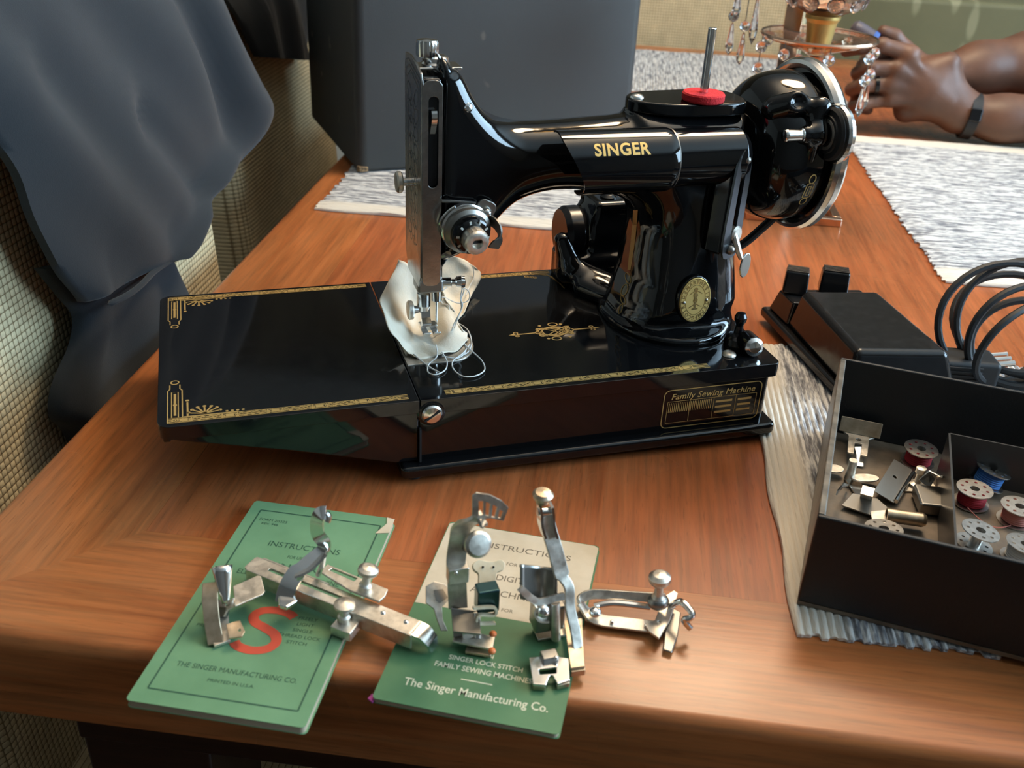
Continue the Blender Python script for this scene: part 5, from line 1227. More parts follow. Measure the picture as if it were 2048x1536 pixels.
# 3. ruffler ---------------------------------------------------------------
z3 = .0034
rf = empty('ruffler', G(940, 1290, z3), None, 'tall ruffler attachment with a slotted comb and cream adjuster on the booklet', 'attachment', GRP)
slab([(905, 1282), (985, 1298), (990, 1272), (912, 1258)], z3+.005, .0012).build('lower_plate', M_NICKEL, rf, bevel=.0003)
slab([(930, 1303), (982, 1312), (986, 1298), (934, 1290)], z3+.0022, .0016).build('toe_plate', M_TAN, rf, bevel=.0004)
for px, py in ((986, 1268), (984, 1302)): MB().sphere(G(px, py, z3+.005), .0019, 12, None, (1, 1, .8)).build('orange_mark', M_ORANGE, rf)
y3 = G(940, 1275, z3).y
slab([(902, 1214), (958, 1222), (962, 1268), (906, 1262)], z3+.014, .0012).build('cover_plate', M_STEEL, rf, bevel=.0004)
upright([(902, 1216), (958, 1224), (962, 1290), (908, 1282)], y3-.001, .0010).build('front_web', M_STEEL, rf, bevel=.0003)
wing = [(852, 1172), (868, 1163), (890, 1168), (902, 1180), (898, 1200), (884, 1214), (886, 1240), (896, 1262), (882, 1262), (874, 1240), (868, 1218), (852, 1206)]
upright(wing, y3+.004, .0012, 1.0).build('fork_lever', M_NICKEL, rf, bevel=.0003)
upright([(868, 1180), (886, 1178), (896, 1195), (880, 1206), (872, 1200)], y3+.0034, .0005, 1.0).build('fork_face', M_STEEL, rf)
arm3 = [Y(916, 1215, y3+.006), Y(914, 1170, y3+.008), Y(912, 1120, y3+.009), Y(918, 1080, y3+.010), Y(922, 1058, y3+.007), Y(936, 1044, y3-.002), Y(952, 1040, y3-.006), Y(968, 1036, y3-.006)]
MB().ribbon(smooth_path(arm3, 5), .0092, .0018, (1, -.15, 0)).build('main_arm', M_NICKEL, rf, bevel=.0005)
MB().box((-.0050, -.002, -.004), (.0050, .004, .005), Matrix.Translation(Y(916, 1150, y3+.006))).build('arm_block', M_NICKEL, rf, bevel=.0006)
MB().sphere(Y(912, 1146, y3+.003), .0011, 10).build('rivet', M_CHROME, rf)
cy_ = y3-.007; comb = [(944, 990), (952, 984), (978, 988), (1002, 1000), (1016, 1014), (1006, 1040), (980, 1034), (958, 1036), (944, 1030)]
cp = [Y(x, y_, cy_) for x, y_ in comb]; hl = [[(956, 1000), (966, 1000), (966, 1028), (957, 1028)], [(971, 1002), (980, 1005), (977, 1031), (970, 1029)], [(985, 1008), (994, 1012), (989, 1033), (982, 1032)], [(998, 1017), (1006, 1021), (1001, 1035), (995, 1034)]]
plate_with_holes([(p.x, p.z) for p in cp], [[(Y(x, y_, cy_).x, Y(x, y_, cy_).z) for x, y_ in h] for h in hl], 0, .0008, Matrix(((1, 0, 0, 0), (0, 0, -1, cy_), (0, 1, 0, 0), (0, 0, 0, 1)))).build('comb_plate', M_NICKEL, rf)
dc = Y(953, 1087, y3-.002); MB().lathe([(.0001, 0), (.0052, 0), (.0064, .0010), (.0064, .0026), (.0050, .0038), (.0001, .0042)], 28, placed(dc, (.1, -.9, .45))).build('stroke_screw', M_NICKEL, rf)
MB().cyl(dc, dc+Vector((-.002, .010, -.010)), .0022, seg=12).build('screw_stem', M_STEEL, rf)
M_IVORY = mat('cream_enamel', (.66, .55, .38), .4); v = tex_coord(M_IVORY); setc(M_IVORY, ramp(M_IVORY, noise(M_IVORY, v, 200, 3), [(.3, (.72, .58, .38)), (.7, (.82, .70, .50))]))
iv = smooth_path([(946, 1128), (958, 1119), (980, 1123), (1002, 1119), (1010, 1128), (1006, 1140), (994, 1146), (992, 1164), (988, 1178), (974, 1184), (962, 1180), (957, 1166), (957, 1148), (948, 1140)], 3, True)
ivo = upright([(float(p[0]), float(p[1])) for p in iv], y3-.004, .0016, 1.3, .022).build('adjuster', M_IVORY, rf, bevel=.0004)
for px in (966, 987): MB().sphere(lean_pt(px, 1134, y3-.0044, .022, 1.3), .0006, 8).build('pin_hole', M_HOLE, ivo)
MB().box((-.0055, -.004, -.0075), (.0055, .004, .006), Matrix.Translation(Y(974, 1192, y3+.002))).build('ratchet_block', mat('teal_steel', (.05, .11, .12), .25, .8), rf, bevel=.001)
bl_ = smooth_path([Y(946, 1216, y3-.004), Y(985, 1214, y3-.004), Y(992, 1222, y3-.004), Y(986, 1230, y3-.004), Y(958, 1230, y3-.004), Y(956, 1246, y3-.004), Y(990, 1246, y3-.004)], 4)
MB().ribbon(bl_, .0022, .0012, (0, -1, .3)).build('ruffling_blade', M_IVORY, rf)
MB().cyl(G(955, 1275, z3+.005), Y(954, 1225, y3), .0018, seg=12).build('guide_post', M_CHROME, rf)
MB().box((-.003, -.002, 0), (.003, .002, .006), Matrix.Translation(G(935, 1272, z3+.005))).build('guide_block', M_CHROME, rf, bevel=.0006)
# 4. zigzag style lever attachment -------------------------------------------
z4 = .0034
lv = empty('lever_attachment', G(1110, 1270, z4), None, 'tall lever arm attachment with a curved cup standing on the booklet', 'attachment', GRP)
y4 = G(1100, 1265, z4).y
lev = [Y(1092, 1030, y4+.010), Y(1098, 1060, y4+.009), Y(1110, 1100, y4+.006), Y(1124, 1150, y4+.002), Y(1138, 1175, y4-.002), Y(1140, 1215, y4-.006), Y(1150, 1260, y4-.012), Y(1156, 1300, y4-.018)]
MB().ribbon(smooth_path(lev, 5), [.0078]*16+[.0052]*(len(smooth_path(lev, 5))-16), .0018, (1, .1, 0)).build('lever_arm', M_NICKEL, lv, bevel=.0005)
for px in (1078, 1102): MB().ribbon(smooth_path([Y(px, 1008, y4+.010), Y(px+2, 1026, y4+.010), Y(px+3, 1048, y4+.009), Y(px+10, 1072, y4+.008)], 4), .0012, .0060, (1, 0, 0)).build('fork_cheek', M_CHROME, lv)
MB().lathe([(.0001, 0), (.0030, 0), (.0030, .002), (.0046, .003), (.0050, .0048), (.0036, .0062), (.0001, .0066)], 22, placed(Y(1084, 1004, y4+.010), (0, -.1, 1))).build('end_cap', M_TAN, lv)
MB().cyl(Y(1074, 1024, y4+.010), Y(1106, 1022, y4+.010), .0019, seg=12).build('fork_pin', M_CHROME, lv)
def cup(u, v_):
    px = 1040+75*u; py = 1128+70*v_+8*u; p = Y(px, py, y4+.004+.006*math.sin(PI*u)-.006*v_); return tuple(p)
o = MB().grid(cup, 12, 10).build('curved_cup', M_STEEL, lv, smooth=70); so = o.modifiers.new('thickness', 'SOLIDIFY'); so.thickness = .0009
MB().ribbon(smooth_path([Y(1040, 1176, y4-.004), Y(1062, 1196, y4-.004), Y(1080, 1204, y4-.004), Y(1110, 1196, y4-.004), Y(1128, 1192, y4-.004)], 4), .0016, .0034, (0, -1, .4)).build('cup_rim', M_NICKEL, lv)
MB().box((-.0080, -.005, -.006), (.0075, .006, .009), Matrix.Translation(Y(1096, 1232, y4))).build('body', M_STEEL, lv, bevel=.0014)
MB().ribbon(smooth_path([Y(1072, 1212, y4-.006), Y(1068, 1226, y4-.006), Y(1078, 1240, y4-.006), Y(1096, 1242, y4-.006)], 4), .0030, .0010, (0, -1, .2)).build('side_claw', M_NICKEL, lv)
MB().sphere(Y(1086, 1222, y4-.006), .0034, 14).build('pivot_screw', M_CHROME, lv)
MB().cyl(Y(1110, 1205, y4-.004), G(1112, 1278, z4+.002), .0024, seg=14).build('shank', M_NICKEL, lv)
MB().box((-.0075, -.004, 0), (.0075, .005, .0016), Matrix.Translation(G(1100, 1268, z4))).build('foot_base', M_NICKEL, lv, bevel=.0004)
slab([(1128, 1240), (1164, 1236), (1170, 1332), (1142, 1336)], z4+.005, .0016, [[(1142, 1252), (1160, 1250), (1163, 1296), (1148, 1298)]]).build('foot_plate', M_TAN, lv, bevel=.0004)
slab([(1142, 1336), (1170, 1332), (1171, 1340), (1143, 1344)], z4+.0035, .0034).build('foot_heel', M_TAN, lv, bevel=.0003)
# 5. little hemmer foot ----------------------------------------------------
hf = empty('narrow_hemmer', G(1100, 1350, z4), None, 'little two toed hemmer foot lying at the booklet right edge', 'attachment', GRP)
slab([(1058, 1314), (1100, 1310), (1138, 1316), (1140, 1360), (1116, 1368), (1106, 1350), (1100, 1350), (1092, 1370), (1066, 1368)], z4+.004, .0018, [[(1078, 1338), (1112, 1334), (1112, 1346), (1080, 1348)]]).build('sole', M_CHROME, hf, bevel=.0005)
slab([(1064, 1358), (1092, 1360), (1091, 1374), (1066, 1372)], z4+.0030, .0028).build('toe', M_TAN, hf, bevel=.0006); slab([(1112, 1356), (1138, 1352), (1140, 1366), (1114, 1372)], z4+.0030, .0028).build('toe', M_TAN, hf, bevel=.0006)
MB().box((-.004, -.003, 0), (.004, .003, .0035), Matrix.Translation(G(1098, 1318, z4+.003))).build('socket', M_STEEL, hf, bevel=.0006)
MB().sphere(G(1112, 1316, z4+.006), .0012, 10).build('rivet', M_CHROME, hf)
# 6. adjustable hemmer on the bare wood --------------------------------------
z6 = .0003
ah = empty('adjustable_hemmer', G(1250, 1230, z6), None, 'slotted adjustable hemmer with a round thumb screw on bare wood', 'attachment', GRP)
zz = .012
lp = smooth_path([G(1330, 1196, zz+.001), G(1260, 1192, zz), G(1190, 1188, zz), G(1164, 1196, zz-.002), G(1160, 1208, zz-.004)], 5)
MB().ribbon(lp, .0050, .0018, (0, .5, 1)).build('upper_bar', M_NICKEL, ah, bevel=.0005)
lp = smooth_path([G(1160, 1206, .008), G(1176, 1226, .005), G(1200, 1240, .004), G(1240, 1246, .004), G(1320, 1256, .004)], 5)
MB().ribbon(lp, .0070, .0016, (0, 1, .25)).build('lower_bar', M_NICKEL, ah, bevel=.0005)
MB().tube(smooth_path([G(1188, 1212, .008), G(1230, 1206, .010), G(1300, 1214, .009)], 5), .0016, 8).build('tension_wire', M_CHROME, ah)
MB().sphere(G(1190, 1224, .009), .0034, 14, None, (1, 1, .7)).build('pivot', M_CHROME, ah)
for px, py in ((1224, 1244), (1292, 1252)): MB().sphere(G(px, py, .0052), .0012, 10).build('rivet', M_CHROME, ah)
t0 = G(1316, 1206, zz); MB().sphere(t0+Vector((0, 0, .001)), .0052, 18, None, (1.1, 1, .8)).build('screw_base', M_STEEL, ah); thumb(t0, Y(1320, 1146, t0.y), .0057, ah)
upp = slab([(1328, 1192), (1348, 1180), (1356, 1186), (1340, 1240), (1318, 1276), (1298, 1262), (1290, 1248), (1310, 1240)], .0062, .0014, [[(1318+3*math.cos(a), 1244+3*math.sin(a)) for a in [2*PI*i/8 for i in range(8)]]]).build('gauge_plate', M_NICKEL, ah, bevel=.0004)
slab([(1340, 1212), (1362, 1224), (1356, 1270), (1344, 1304), (1326, 1298), (1330, 1262)], .0032, .0012).build('hem_scoop', M_STEEL, ah, bevel=.0006)
MB().tube(smooth_path([G(1342, 1212, .012), G(1362, 1203, .017), G(1384, 1226, .016), G(1380, 1236, .014), G(1368, 1240, .012), G(1380, 1256, .007)], 4), .0017, 10).build('guide_hook', M_CHROME, ah)
MB().ribbon([G(1344, 1214, .0055), G(1343, 1213, .012)], .004, .0012, (1, 0, 0)).build('hook_post', M_NICKEL, ah)

# ================================================================== fabric scrap under the needle and loose thread
M_CLOTH = mat('white_muslin', (.80, .76, .68), .9, Subsurface_Weight=.15, Subsurface_Radius=(.01, .008, .006)); v = tex_coord(M_CLOTH); bump(M_CLOTH, noise(M_CLOTH, v, 700, 3), .3, .0006)
setc(M_CLOTH, ramp(M_CLOTH, noise(M_CLOTH, v, 50, 4), [(.3, (.80, .70, .54)), (.7, (.88, .81, .68))]))
fs = empty('fabric_scrap', (.02, .085, H), None, 'crumpled scrap of white fabric under the presser foot', 'fabric')
def sheet(rows, name, th=.0007, sub=6, rum=.0018):
    R_ = [[np.array(p, float) for p in r] for r in rows]; R_ = [smooth_path(r, sub) for r in R_]
    C_ = [smooth_path([R_[j][i] for j in range(len(R_))], sub) for i in range(len(R_[0]))]; nu, nv = len(C_)-1, len(C_[0])-1
    V = []
    for j in range(nv+1):
        for i in range(nu+1):
            p = C_[i][j]; k = .6*math.sin(i*.9+j*.7)+.4*math.sin(i*.37-j*1.1); V.append((p[0]+rum*k*.6, p[1]+rum*k, max(H+.0012, p[2]+rum*.6*math.sin(i*.6+j*.3))))
    F = [(j*(nu+1)+i, j*(nu+1)+i+1, (j+1)*(nu+1)+i+1, (j+1)*(nu+1)+i) for j in range(nv) for i in range(nu)]
    o = MB().add(V, F).build(name, M_CLOTH, fs, smooth=80); s_ = o.modifiers.new('thickness', 'SOLIDIFY'); s_.thickness = th; s_.offset = 1; return o
e = H+.0016
sheet([[G(812, 712, e), G(845, 716, e), G(880, 708, e+.001), G(912, 700, e+.001), G(936, 682, e)],
       [Y(786, 668, .066), G(826, 694, e), G(858, 690, e), G(898, 676, e+.004), G(934, 668, e)],
       [Y(761, 606, .086), Y(806, 646, .088), Y(846, 672, .086), Y(892, 640, .090), Y(922, 652, .080)],
       [Y(776, 566, .101), Y(810, 600, .108), Y(850, 628, .108), Y(886, 600, .108), Y(908, 628, .098)],
       [Y(800, 520, .114), Y(824, 536, .120), Y(852, 566, .122), Y(872, 560, .120), Y(888, 590, .112)]], 'main_piece')
sheet([[G(896, 652, e), G(914, 640, e), G(930, 622, e)], [Y(888, 600, .130), Y(915, 596, .134), Y(944, 590, .138)], [Y(880, 556, .142), Y(922, 548, .148), Y(962, 552, .152)], [Y(884, 520, .148), Y(918, 516, .152), Y(948, 530, .156)]], 'back_fold')
th_ = empty('thread_tangle', (.03, .06, H), None, 'loose white thread ends looping over the needle plate', 'thread')
w0 = H+.0014
for P in ([Y(925, 566, .080), Y(928, 580, .080), Y(922, 600, .080), Y(922, 620, .078), Y(908, 648, .074), G(902, 668, w0+.003)],
          [Y(927, 568, .079), Y(921, 596, .079), Y(925, 612, .078), Y(914, 640, .074), G(909, 664, w0+.002), G(925, 680, w0), G(932, 700, w0), G(916, 716, w0), G(884, 712, w0+.001)],
          [G(872, 690, w0+.006), G(874, 712, w0+.004), G(858, 728, w0), G(856, 744, w0), G(872, 749, w0), G(890, 740, w0), G(894, 724, w0), G(884, 704, w0+.003)],
          [G(930, 690, w0+.002), G(948, 706, w0), G(964, 722, w0), G(969, 740, w0), G(950, 752, w0), G(925, 752, w0), G(907, 738, w0), G(906, 722, w0), G(926, 706, w0+.001), G(940, 688, w0)],
          [G(828, 708, w0+.002), G(846, 724, w0), G(866, 738, w0), G(880, 745, w0)],
          [Y(884, 582, .100), Y(905, 570, .105), Y(935, 580, .108), Y(937, 600, .108), Y(915, 606, .108), Y(886, 594, .108), Y(884, 606, .106), Y(898, 612, .102), Y(896, 628, .098)],
          [Y(946, 532, .150), Y(947, 555, .148), Y(938, 575, .140), Y(932, 590, .13)],
          [G(915, 645, w0), G(935, 660, w0), G(943, 684, w0), G(936, 704, w0), G(918, 712, w0)]):
    P = smooth_path([(p.x, p.y, max(p.z, w0-.0004)) for p in P], 8); MB().tube(P, .00042, 6).build('strand', M_WHITETHREAD, th_)

# ================================================================== candle stand with crystals
M_ROSE = mat('rose_gold', (.80, .52, .36), .18, 1.0); v = tex_coord(M_ROSE); setc(M_ROSE, ramp(M_ROSE, noise(M_ROSE, v, 60, 3), [(.3, (.12,)*3), (.7, (.24,)*3)]), 'Roughness')
M_AMBER = mat('amber_glass', (1.0, .72, .50), .03, Transmission_Weight=.92, IOR=1.45); v = tex_coord(M_AMBER); bump(M_AMBER, noise(M_AMBER, v, 90, 2), .15, .002)
M_PEACH = mat('peach_cut_glass', (1.0, .86, .78), .04, Transmission_Weight=.95, IOR=1.5); v = tex_coord(M_PEACH); bump(M_PEACH, noise(M_PEACH, v, 60, 1), .3, .003)
M_CRYSTAL = mat('clear_crystal', (.97, .98, 1.0), .02, Transmission_Weight=.95, IOR=1.55); v = tex_coord(M_CRYSTAL); setc(M_CRYSTAL, ramp(M_CRYSTAL, noise(M_CRYSTAL, v, 30), [(.4, (.01,)*3), (.6, (.04,)*3)]), 'Roughness')
cs = empty('candle_stand', TN(.293, .591, 0), FRAME_T.copy(), 'rose gold candle stand with an amber glass dish and hanging crystals', 'candle stand')
T_ = lambda t, n, z=0: Vector(TN(t, n, z))
b_ = .0085; q0_, q1_, r0_, r1_ = .243, .343, .541, .641
for (ta, tb_, na, nb) in ((q0_, q1_, r0_, r0_+b_), (q0_, q1_, r1_-b_, r1_), (q0_, q0_+b_, r0_+b_, r1_-b_), (q1_-b_, q1_, r0_+b_, r1_-b_)):
    o = MB().box((ta, na, .0), (tb_, nb, b_)).build('base_bar', M_ROSE, None, bevel=.0008); me = o.data; bpy.data.objects.remove(o); o = bpy.data.objects.new('base_bar', me); COL.objects.link(o)
    for vv in me.vertices: vv.co = MATRIX[cs].inverted() @ (FRAME_T @ vv.co)
    o.parent = cs; bv = o.modifiers.new('bevel', 'BEVEL'); bv.width = .0008; bv.segments = 2
def tnbox(name, t0, t1, n0, n1, z0_, z1_, m, bev=.0008):
    V = [tuple(TN(t, n, z)) for z in (z0_, z1_) for t, n in ((t0, n0), (t1, n0), (t1, n1), (t0, n1))]
    return MB().add(V, [(0, 3, 2, 1), (4, 5, 6, 7), (0, 1, 5, 4), (1, 2, 6, 5), (2, 3, 7, 6), (3, 0, 4, 7)]).build(name, m, cs, bevel=bev)
tnbox('pillar', .262, .280, r1_-b_, r1_-.001, b_, .33, M_ROSE)
tnbox('stem_support', .289, .297, r0_+b_, r1_-b_, .001, b_-.001, M_ROSE)
tnbox('cross_arm', .17, .30, r1_-b_+.001, r1_-.002, .315, .323, M_ROSE)
CC = T_(.293, .591)
dz_ = .178
MB().lathe([(.0001, b_-.002), (.012, b_-.002), (.012, b_), (.005, b_+.006), (.0045, .10), (.008, .112), (.0045, .120), (.0045, .135), (.0001, .135)], 20, Matrix.Translation(CC)).build('stem', M_ROSE, cs)
MB().lathe([(.0001, .135), (.006, .135), (.0085, .141), (.0065, .147), (.0095, .152), (.011, .157), (.0060, .162), (.016, .168), (.034, .173), (.052, .178), (.0575, .1805), (.0585, .1825), (.0570, .1835), (.050, .181), (.033, .176), (.015, .171), (.0001, .170)], 48, Matrix.Translation(CC)).build('dish', M_AMBER, cs)
MB().lathe([(.0570, .1815), (.0585, .1810), (.0592, .1825), (.0582, .1842), (.0568, .1835)], 48, Matrix.Translation(CC), ring=True).build('dish_rim', M_ROSE, cs)
MB().lathe([(.0001, .171), (.0115, .171), (.0125, .176), (.0150, .196), (.0175, .200), (.0175, .203), (.0001, .203)], 28, Matrix.Translation(CC)).build('candle_cup', M_BRASS, cs)
bwl = MB().lathe([(.0001, .203), (.016, .203), (.030, .210), (.044, .224), (.054, .244), (.057, .270), (.0545, .270), (.0515, .245), (.042, .227), (.029, .2135), (.0001, .207)], 48, Matrix.Translation(CC)).build('glass_bowl', M_PEACH, cs)
for row, (rr, zz_, k) in enumerate(((.0385, .218, 10), (.0515, .238, 12), (.0565, .258, 12))):
    for i in range(k):
        a = 2*PI*(i+.5*row)/k; p = CC+Vector((rr*math.cos(a), rr*math.sin(a), zz_)); MB().sphere((0, 0, 0), .0088, 14, placed(p, (math.cos(a), math.sin(a), -.35)), (1, 1, .30)).build('glass_boss', M_PEACH, bwl)
def prism_drop(top, L, r, name='crystal_drop'):
    top = Vector(top); return MB().lathe([(.0001, 0), (r*.35, -L*.06), (r*.55, -L*.25), (r, -L*.72), (r*.75, -L*.86), (.0001, -L)], 6, Matrix.Translation(top)).build(name, M_CRYSTAL, cs, smooth=0)
def bead(c, r): return MB().lathe([(.0001, -.55*r), (r*.75, -.30*r), (r, 0), (r*.75, .30*r), (.0001, .55*r)], 8, placed(Vector(c), (-.3, -.9, .1))).build('crystal_bead', M_CRYSTAL, cs, smooth=0)
def link(p, q): return MB().tube([p, q], .0005, 5).build('wire_link', M_CHROME, cs)
for i, ang in enumerate((-23, 25, 75, 120, 165, 205, 250, 300)):
    a = math.radians(ang); p = CC+Vector((.0578*math.cos(a), .0578*math.sin(a), .181))
    link(p, p-Vector((0, 0, .006))); bead(p-Vector((0, 0, .0115)), .0062)
    if i % 2 == 0 or i == 7:
        link(p-Vector((0, 0, .0165)), p-Vector((0, 0, .026))); bead(p-Vector((0, 0, .0325)), .0062); prism_drop(p-Vector((0, 0, .039)), .030, .0042)
for px, ptop, pbot in ((1470, -60, 40), (1502, -40, 90), (1478, 40, 130), (1456, 20, 110)):
    p0, p1 = Vector(atn(px+6, ptop, .636)), Vector(atn(px, pbot, .636)); p0.x, p0.y = p1.x, p1.y
    link(Vector((p0.x, p0.y, .3155)), p0-Vector((0, 0, .0))); bead(p0-Vector((0, 0, .006)), .0058); prism_drop(p0-Vector((0, 0, .012)), max(.025, p0.z-p1.z-.012), .0052)

# ================================================================== person at the right side of the table
M_SKIN = mat('brown_skin', (.20, .090, .052), .48, Subsurface_Weight=.12, Subsurface_Radius=(.012, .005, .003))
v = tex_coord(M_SKIN); c = ramp(M_SKIN, noise(M_SKIN, v, 18, 5), [(.3, (.098, .047, .031)), (.7, (.170, .080, .048))]); setc(M_SKIN, c); bump(M_SKIN, noise(M_SKIN, v, 420, 4), .22, .0008)
pe = empty('person', TN(1.12, 1.0, FLOOR_Z), FRAME_T.copy(), 'person with folded hands resting on the table, dark wristband and ring', 'person')
def chain(X, Y_, Z, pts, rad, k=.004):
    d = None
    for i in range(len(pts)-1):
        e = d_cone(X, Y_, Z, pts[i], pts[i+1], rad[i], rad[i+1]); d = e if d is None else smin(d, e, k)
    return d
def arms(X, Y_, Z):
    # near arm: elbow, forearm, flat wrist, back of the hand with knuckles
    S = 1.0
    fa = chain(X, Y_, Z, [(.90, .93, .062), (.80, .935, .053), (.70, .945, .042), (.62, .95, .036), (.565, .955, .037)], [.046, .045, .036, .029, .0245], .02)
    palm = d_rbox(X*.94+Z*.342, Y_, Z*.94-X*.342, (.515*.94+.068*.342, .962, .068*.94-.515*.342), (.047, .017, .040), .016)
    b1_ = d_cone(X, Y_, Z, (.560, .957, .045), (.520, .958, .062), .026, .030)
    hand = smin(smin(fa, b1_, .020), palm, .022)
    for m_, r_ in (((.478, .948, .112), .0115), ((.466, .946, .094), .0118), ((.461, .946, .073), .0112), ((.466, .948, .052), .0102)):
        hand = smin(hand, np.sqrt((X-m_[0])**2+(Y_-m_[1])**2+(Z-m_[2])**2)-r_, .012)
    # tendons
    for m_ in ((.478, .944, .110), (.466, .941, .092), (.461, .941, .072), (.466, .943, .052)):
        hand = smin(hand, d_cone(X, Y_, Z, m_, (.540, .941, .056), .0065, .0045), .012)
    ix = chain(X, Y_, Z, [(.482, .950, .112), (.440, .946, .122), (.414, .952, .116), (.398, .962, .108)], [.0115, .0098, .0088, .0076])
    md = chain(X, Y_, Z, [(.470, .949, .094), (.432, .944, .092), (.420, .964, .080), (.436, .976, .072)], [.0116, .0102, .0092, .0080])
    rg = chain(X, Y_, Z, [(.464, .948, .073), (.426, .942, .069), (.416, .962, .058), (.434, .974, .052)], [.0112, .0100, .0090, .0078])
    pk = chain(X, Y_, Z, [(.468, .950, .052), (.432, .945, .044), (.424, .962, .034), (.440, .972, .032)], [.0100, .0088, .0080, .0070])
    hand = smin(hand, ix, .005); hand = smin(hand, md, .004); hand = smin(hand, rg, .004); hand = smin(hand, pk, .004)
    thm = chain(X, Y_, Z, [(.520, .972, .086), (.480, .982, .112), (.462, .982, .128), (.446, .980, .134)], [.0150, .0120, .0105, .0088]); hand = smin(hand, thm, .008)
    # far arm, its hand folded under the near one
    fb = chain(X, Y_, Z, [(.90, 1.085, .085), (.78, 1.075, .092), (.68, 1.055, .093), (.60, 1.035, .086), (.555, 1.020, .078)], [.052, .050, .044, .033, .026], .02)
    p2_ = d_rbox(X, Y_, Z, (.505, 1.004, .068), (.042, .016, .036), .015); fb = smin(fb, p2_, .024)
    for i, z_ in enumerate((.098, .080, .061, .044)):
        fb = smin(fb, chain(X, Y_, Z, [(.472, 1.002, z_), (.436, .998, z_-.004), (.428, .982, z_-.012), (.446, .975, z_-.014)], [.0112, .0096, .0088, .0076]), .005)
    return smin(hand, fb, .004)
P, F = field_mesh(arms, (.375, .865, -.012), (.965, 1.155, .160), .0033)
def torso(X, Y_, Z):
    t = d_ell(X, Y_, Z, (1.13, 1.0, .06), (.115, .185, .34)); n_ = d_cone(X, Y_, Z, (1.11, 1.0, .36), (1.085, 1.0, .46), .056, .054)
    hd = d_ell(X, Y_, Z, (1.065, 1.0, .555), (.094, .074, .120)); jw = d_ell(X, Y_, Z, (1.035, 1.0, .500), (.066, .056, .060)); hd = smin(hd, jw, .03)
    ns = d_cone(X, Y_, Z, (.974, 1.0, .570), (.955, 1.0, .535), .009, .014); hd = smin(hd, ns, .014)
    for s_ in (-1, 1):
        hd = smin(hd, d_ell(X, Y_, Z, (1.075, 1.0+s_*.076, .550), (.020, .008, .030)), .008); hd = -smin(-hd, d_ell(X, Y_, Z, (.968, 1.0+s_*.031, .574), (.014, .017, .010)), .012); hd = smin(hd, d_ell(X, Y_, Z, (.984, 1.0+s_*.031, .573), (.013, .014, .0105)), .003)
    hd = smin(hd, d_ell(X, Y_, Z, (.978, 1.0, .500), (.012, .024, .006)), .008); hd = smin(hd, d_ell(X, Y_, Z, (.980, 1.0, .488), (.012, .021, .006)), .006)
    sh2 = chain(X, Y_, Z, [(1.10, .86, .285), (1.00, .875, .12), (.90, .93, .052)], [.058, .050, .044], .03); sh3 = chain(X, Y_, Z, [(1.10, 1.14, .285), (1.00, 1.13, .15), (.90, 1.085, .086)], [.058, .052, .048], .03)
    return smin(smin(smin(t, n_, .06), hd, .03), smin(sh2, sh3, .01), .03)
P2, F2 = field_mesh(torso, (.86, .76, -.32), (1.30, 1.24, .70), .0075)
mb = MB(); mb.v = [tuple(TN(*p)) for p in P.tolist()]; mb.f = [tuple(q) for q in F.tolist()]; k0 = len(mb.v)
mb.v += [tuple(TN(*p)) for p in P2.tolist()]; mb.f += [tuple(i+k0 for i in q) for q in F2.tolist()]
mb.build('body', M_SKIN, pe, smooth=180)
def shirt(X, Y_, Z):
    t = d_ell(X, Y_, Z, (1.13, 1.0, .06), (.125, .196, .36)); cut = .335-Z
    a = chain(X, Y_, Z, [(1.10, .86, .275), (1.00, .875, .125), (.955, .90, .088)], [.072, .066, .062], .03); b = chain(X, Y_, Z, [(1.10, 1.14, .275), (1.00, 1.13, .155), (.955, 1.11, .122)], [.072, .067, .064], .03)
    return np.maximum(smin(t, smin(a, b, .01), .04), Z-.345)
P, F = field_mesh(shirt, (.88, .74, -.34), (1.32, 1.26, .36), .008)
mb = MB(); mb.v = [tuple(TN(*p)) for p in P.tolist()]; mb.f = [tuple(q) for q in F.tolist()]
M_SHIRT = mat('charcoal_shirt', (.035, .037, .042), .9); v = tex_coord(M_SHIRT); bump(M_SHIRT, noise(M_SHIRT, v, 30, 4), .4, .01); mb.build('shirt', M_SHIRT, pe, smooth=180)
def lower(X, Y_, Z):
    a = chain(X, Y_, Z, [(1.16, .90, -.24), (.86, .90, -.235), (.84, .90, -.50), (.84, .90, -.70)], [.095, .070, .058, .045], .03); b = chain(X, Y_, Z, [(1.16, 1.10, -.24), (.86, 1.10, -.235), (.84, 1.10, -.50), (.84, 1.10, -.70)], [.095, .070, .058, .045], .03)
    return smin(a, b, .03)
P, F = field_mesh(lower, (.74, .78, -.755), (1.30, 1.22, -.12), .011)
mb = MB(); mb.v = [tuple(TN(*p)) for p in P.tolist()]; mb.f = [tuple(q) for q in F.tolist()]; mb.build('trousers', mat('dark_denim', (.02, .025, .04), .9), pe, smooth=180)
for n_ in (.90, 1.10): MB().prism([tuple(p) for p in rrect(.72, n_-.045, .92, n_+.045, .035)], FLOOR_Z, FLOOR_Z+.07).build('shoe', M_RUBBER, pe, bevel=.02, seg=3) if False else None
def hair(X, Y_, Z): return np.maximum(np.maximum(d_ell(X, Y_, Z, (1.072, 1.0, .562), (.097, .079, .124)), -(X*.75+Z*.66-(.985*.75+.60*.66)) ), .545-Z-.35*(X-1.07))
P, F = field_mesh(hair, (.96, .90, .45), (1.19, 1.10, .71), .006)
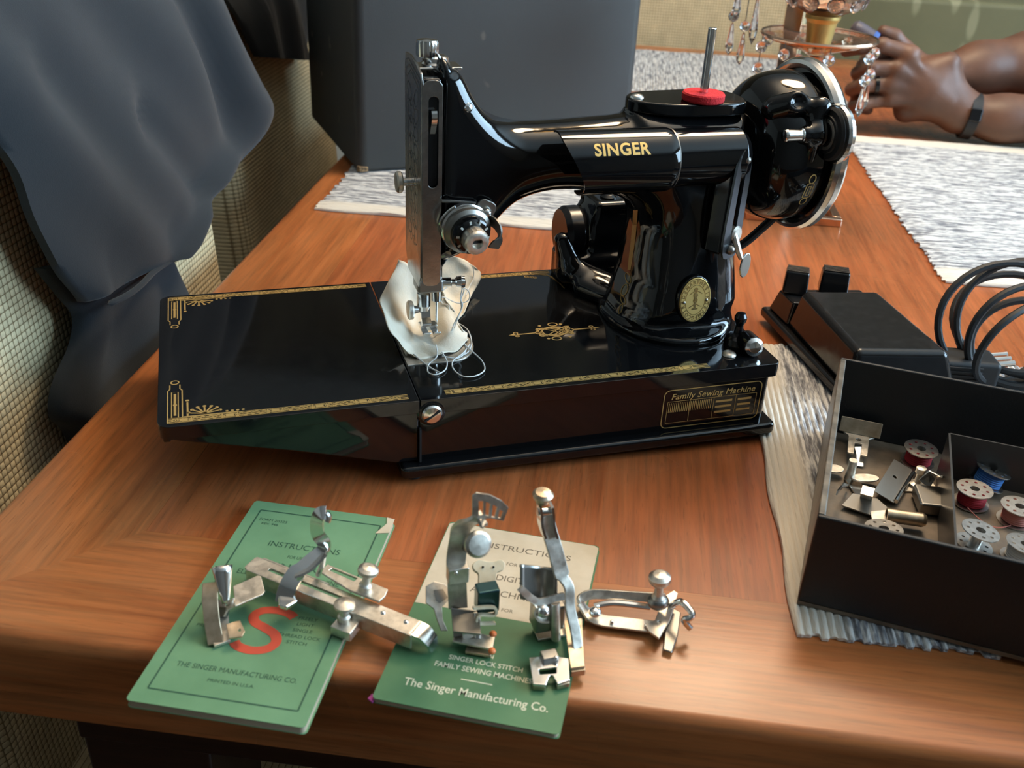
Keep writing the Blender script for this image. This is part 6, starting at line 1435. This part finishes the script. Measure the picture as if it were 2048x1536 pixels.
mb = MB(); mb.v = [tuple(TN(*p)) for p in P.tolist()]; mb.f = [tuple(q) for q in F.tolist()]; mb.build('hair', mat('black_hair', (.008, .007, .006), .8), pe, smooth=180)
# wristband and ring
wb_c, wb_ax = Vector(TN(.578, .9535, .036)), Vector(TN(1, -.08, -.10))
def oval(c, axd, ru, rv, w_, th_w, name, m, seg=40, tilt=(0, 0, 1)):
    M_ = placed(c, axd, tilt); V = []; F = []
    for i in range(seg):
        a = 2*PI*i/seg
        for rr, zz_ in ((0, -w_), (th_w, -w_*.9), (th_w, w_*.9), (0, w_)): V.append(M_ @ Vector(((ru+rr)*math.cos(a), (rv+rr)*math.sin(a), zz_)))
    for i in range(seg):
        j = (i+1) % seg
        for k in range(4): F.append((i*4+k, i*4+(k+1) % 4, j*4+(k+1) % 4, j*4+k))
    return MB().add(V, F).build(name, m, pe, smooth=50)
wbd = oval(wb_c, wb_ax, .0292, .0292, .0075, .0022, 'wristband', M_RUBBER)
Mw = placed(wb_c, wb_ax, (0, 0, 1)); fc_ = Mw @ Matrix.Rotation(math.radians(75 if (Mw @ Vector((0, .03, 0))).y < wb_c.y else -75), 4, 'Z')
MB().box((.0290, -.009, -.0080), (.0332, .009, .0080), fc_).build('tracker_face', M_BLACK2, wbd, bevel=.002, seg=3)
oval(Vector(TN(.443, .9445, .0705)), TV*1.0+np.array([0, 0, .10]), .0112, .0112, .0028, .0012, 'ring', M_BLACK2)
# held device
hd_ = empty('vape_pen', TN(.43, .968, .128), None, 'small dark grey blue tipped device held between the fingers', 'device')
p0, p1 = Vector(atn(1716, 58, .972)), Vector(atn(1752, 82, .966)); axh = (p1-p0).normalized()
MB().lathe([(.0001, -.010), (.006, -.009), (.0095, -.005), (.0105, .002), (.0105, .022), (.0095, .024), (.0001, .024)], 28, placed(p0, axh)).build('body', mat('grey_plastic', (.09, .08, .10), .4), hd_)
MB().lathe([(.0100, .021), (.0108, .022), (.0108, .027), (.0095, .029), (.0001, .030)], 28, placed(p0, axh)).build('blue_band', mat('blue_plastic', (.05, .12, .38), .3), hd_)
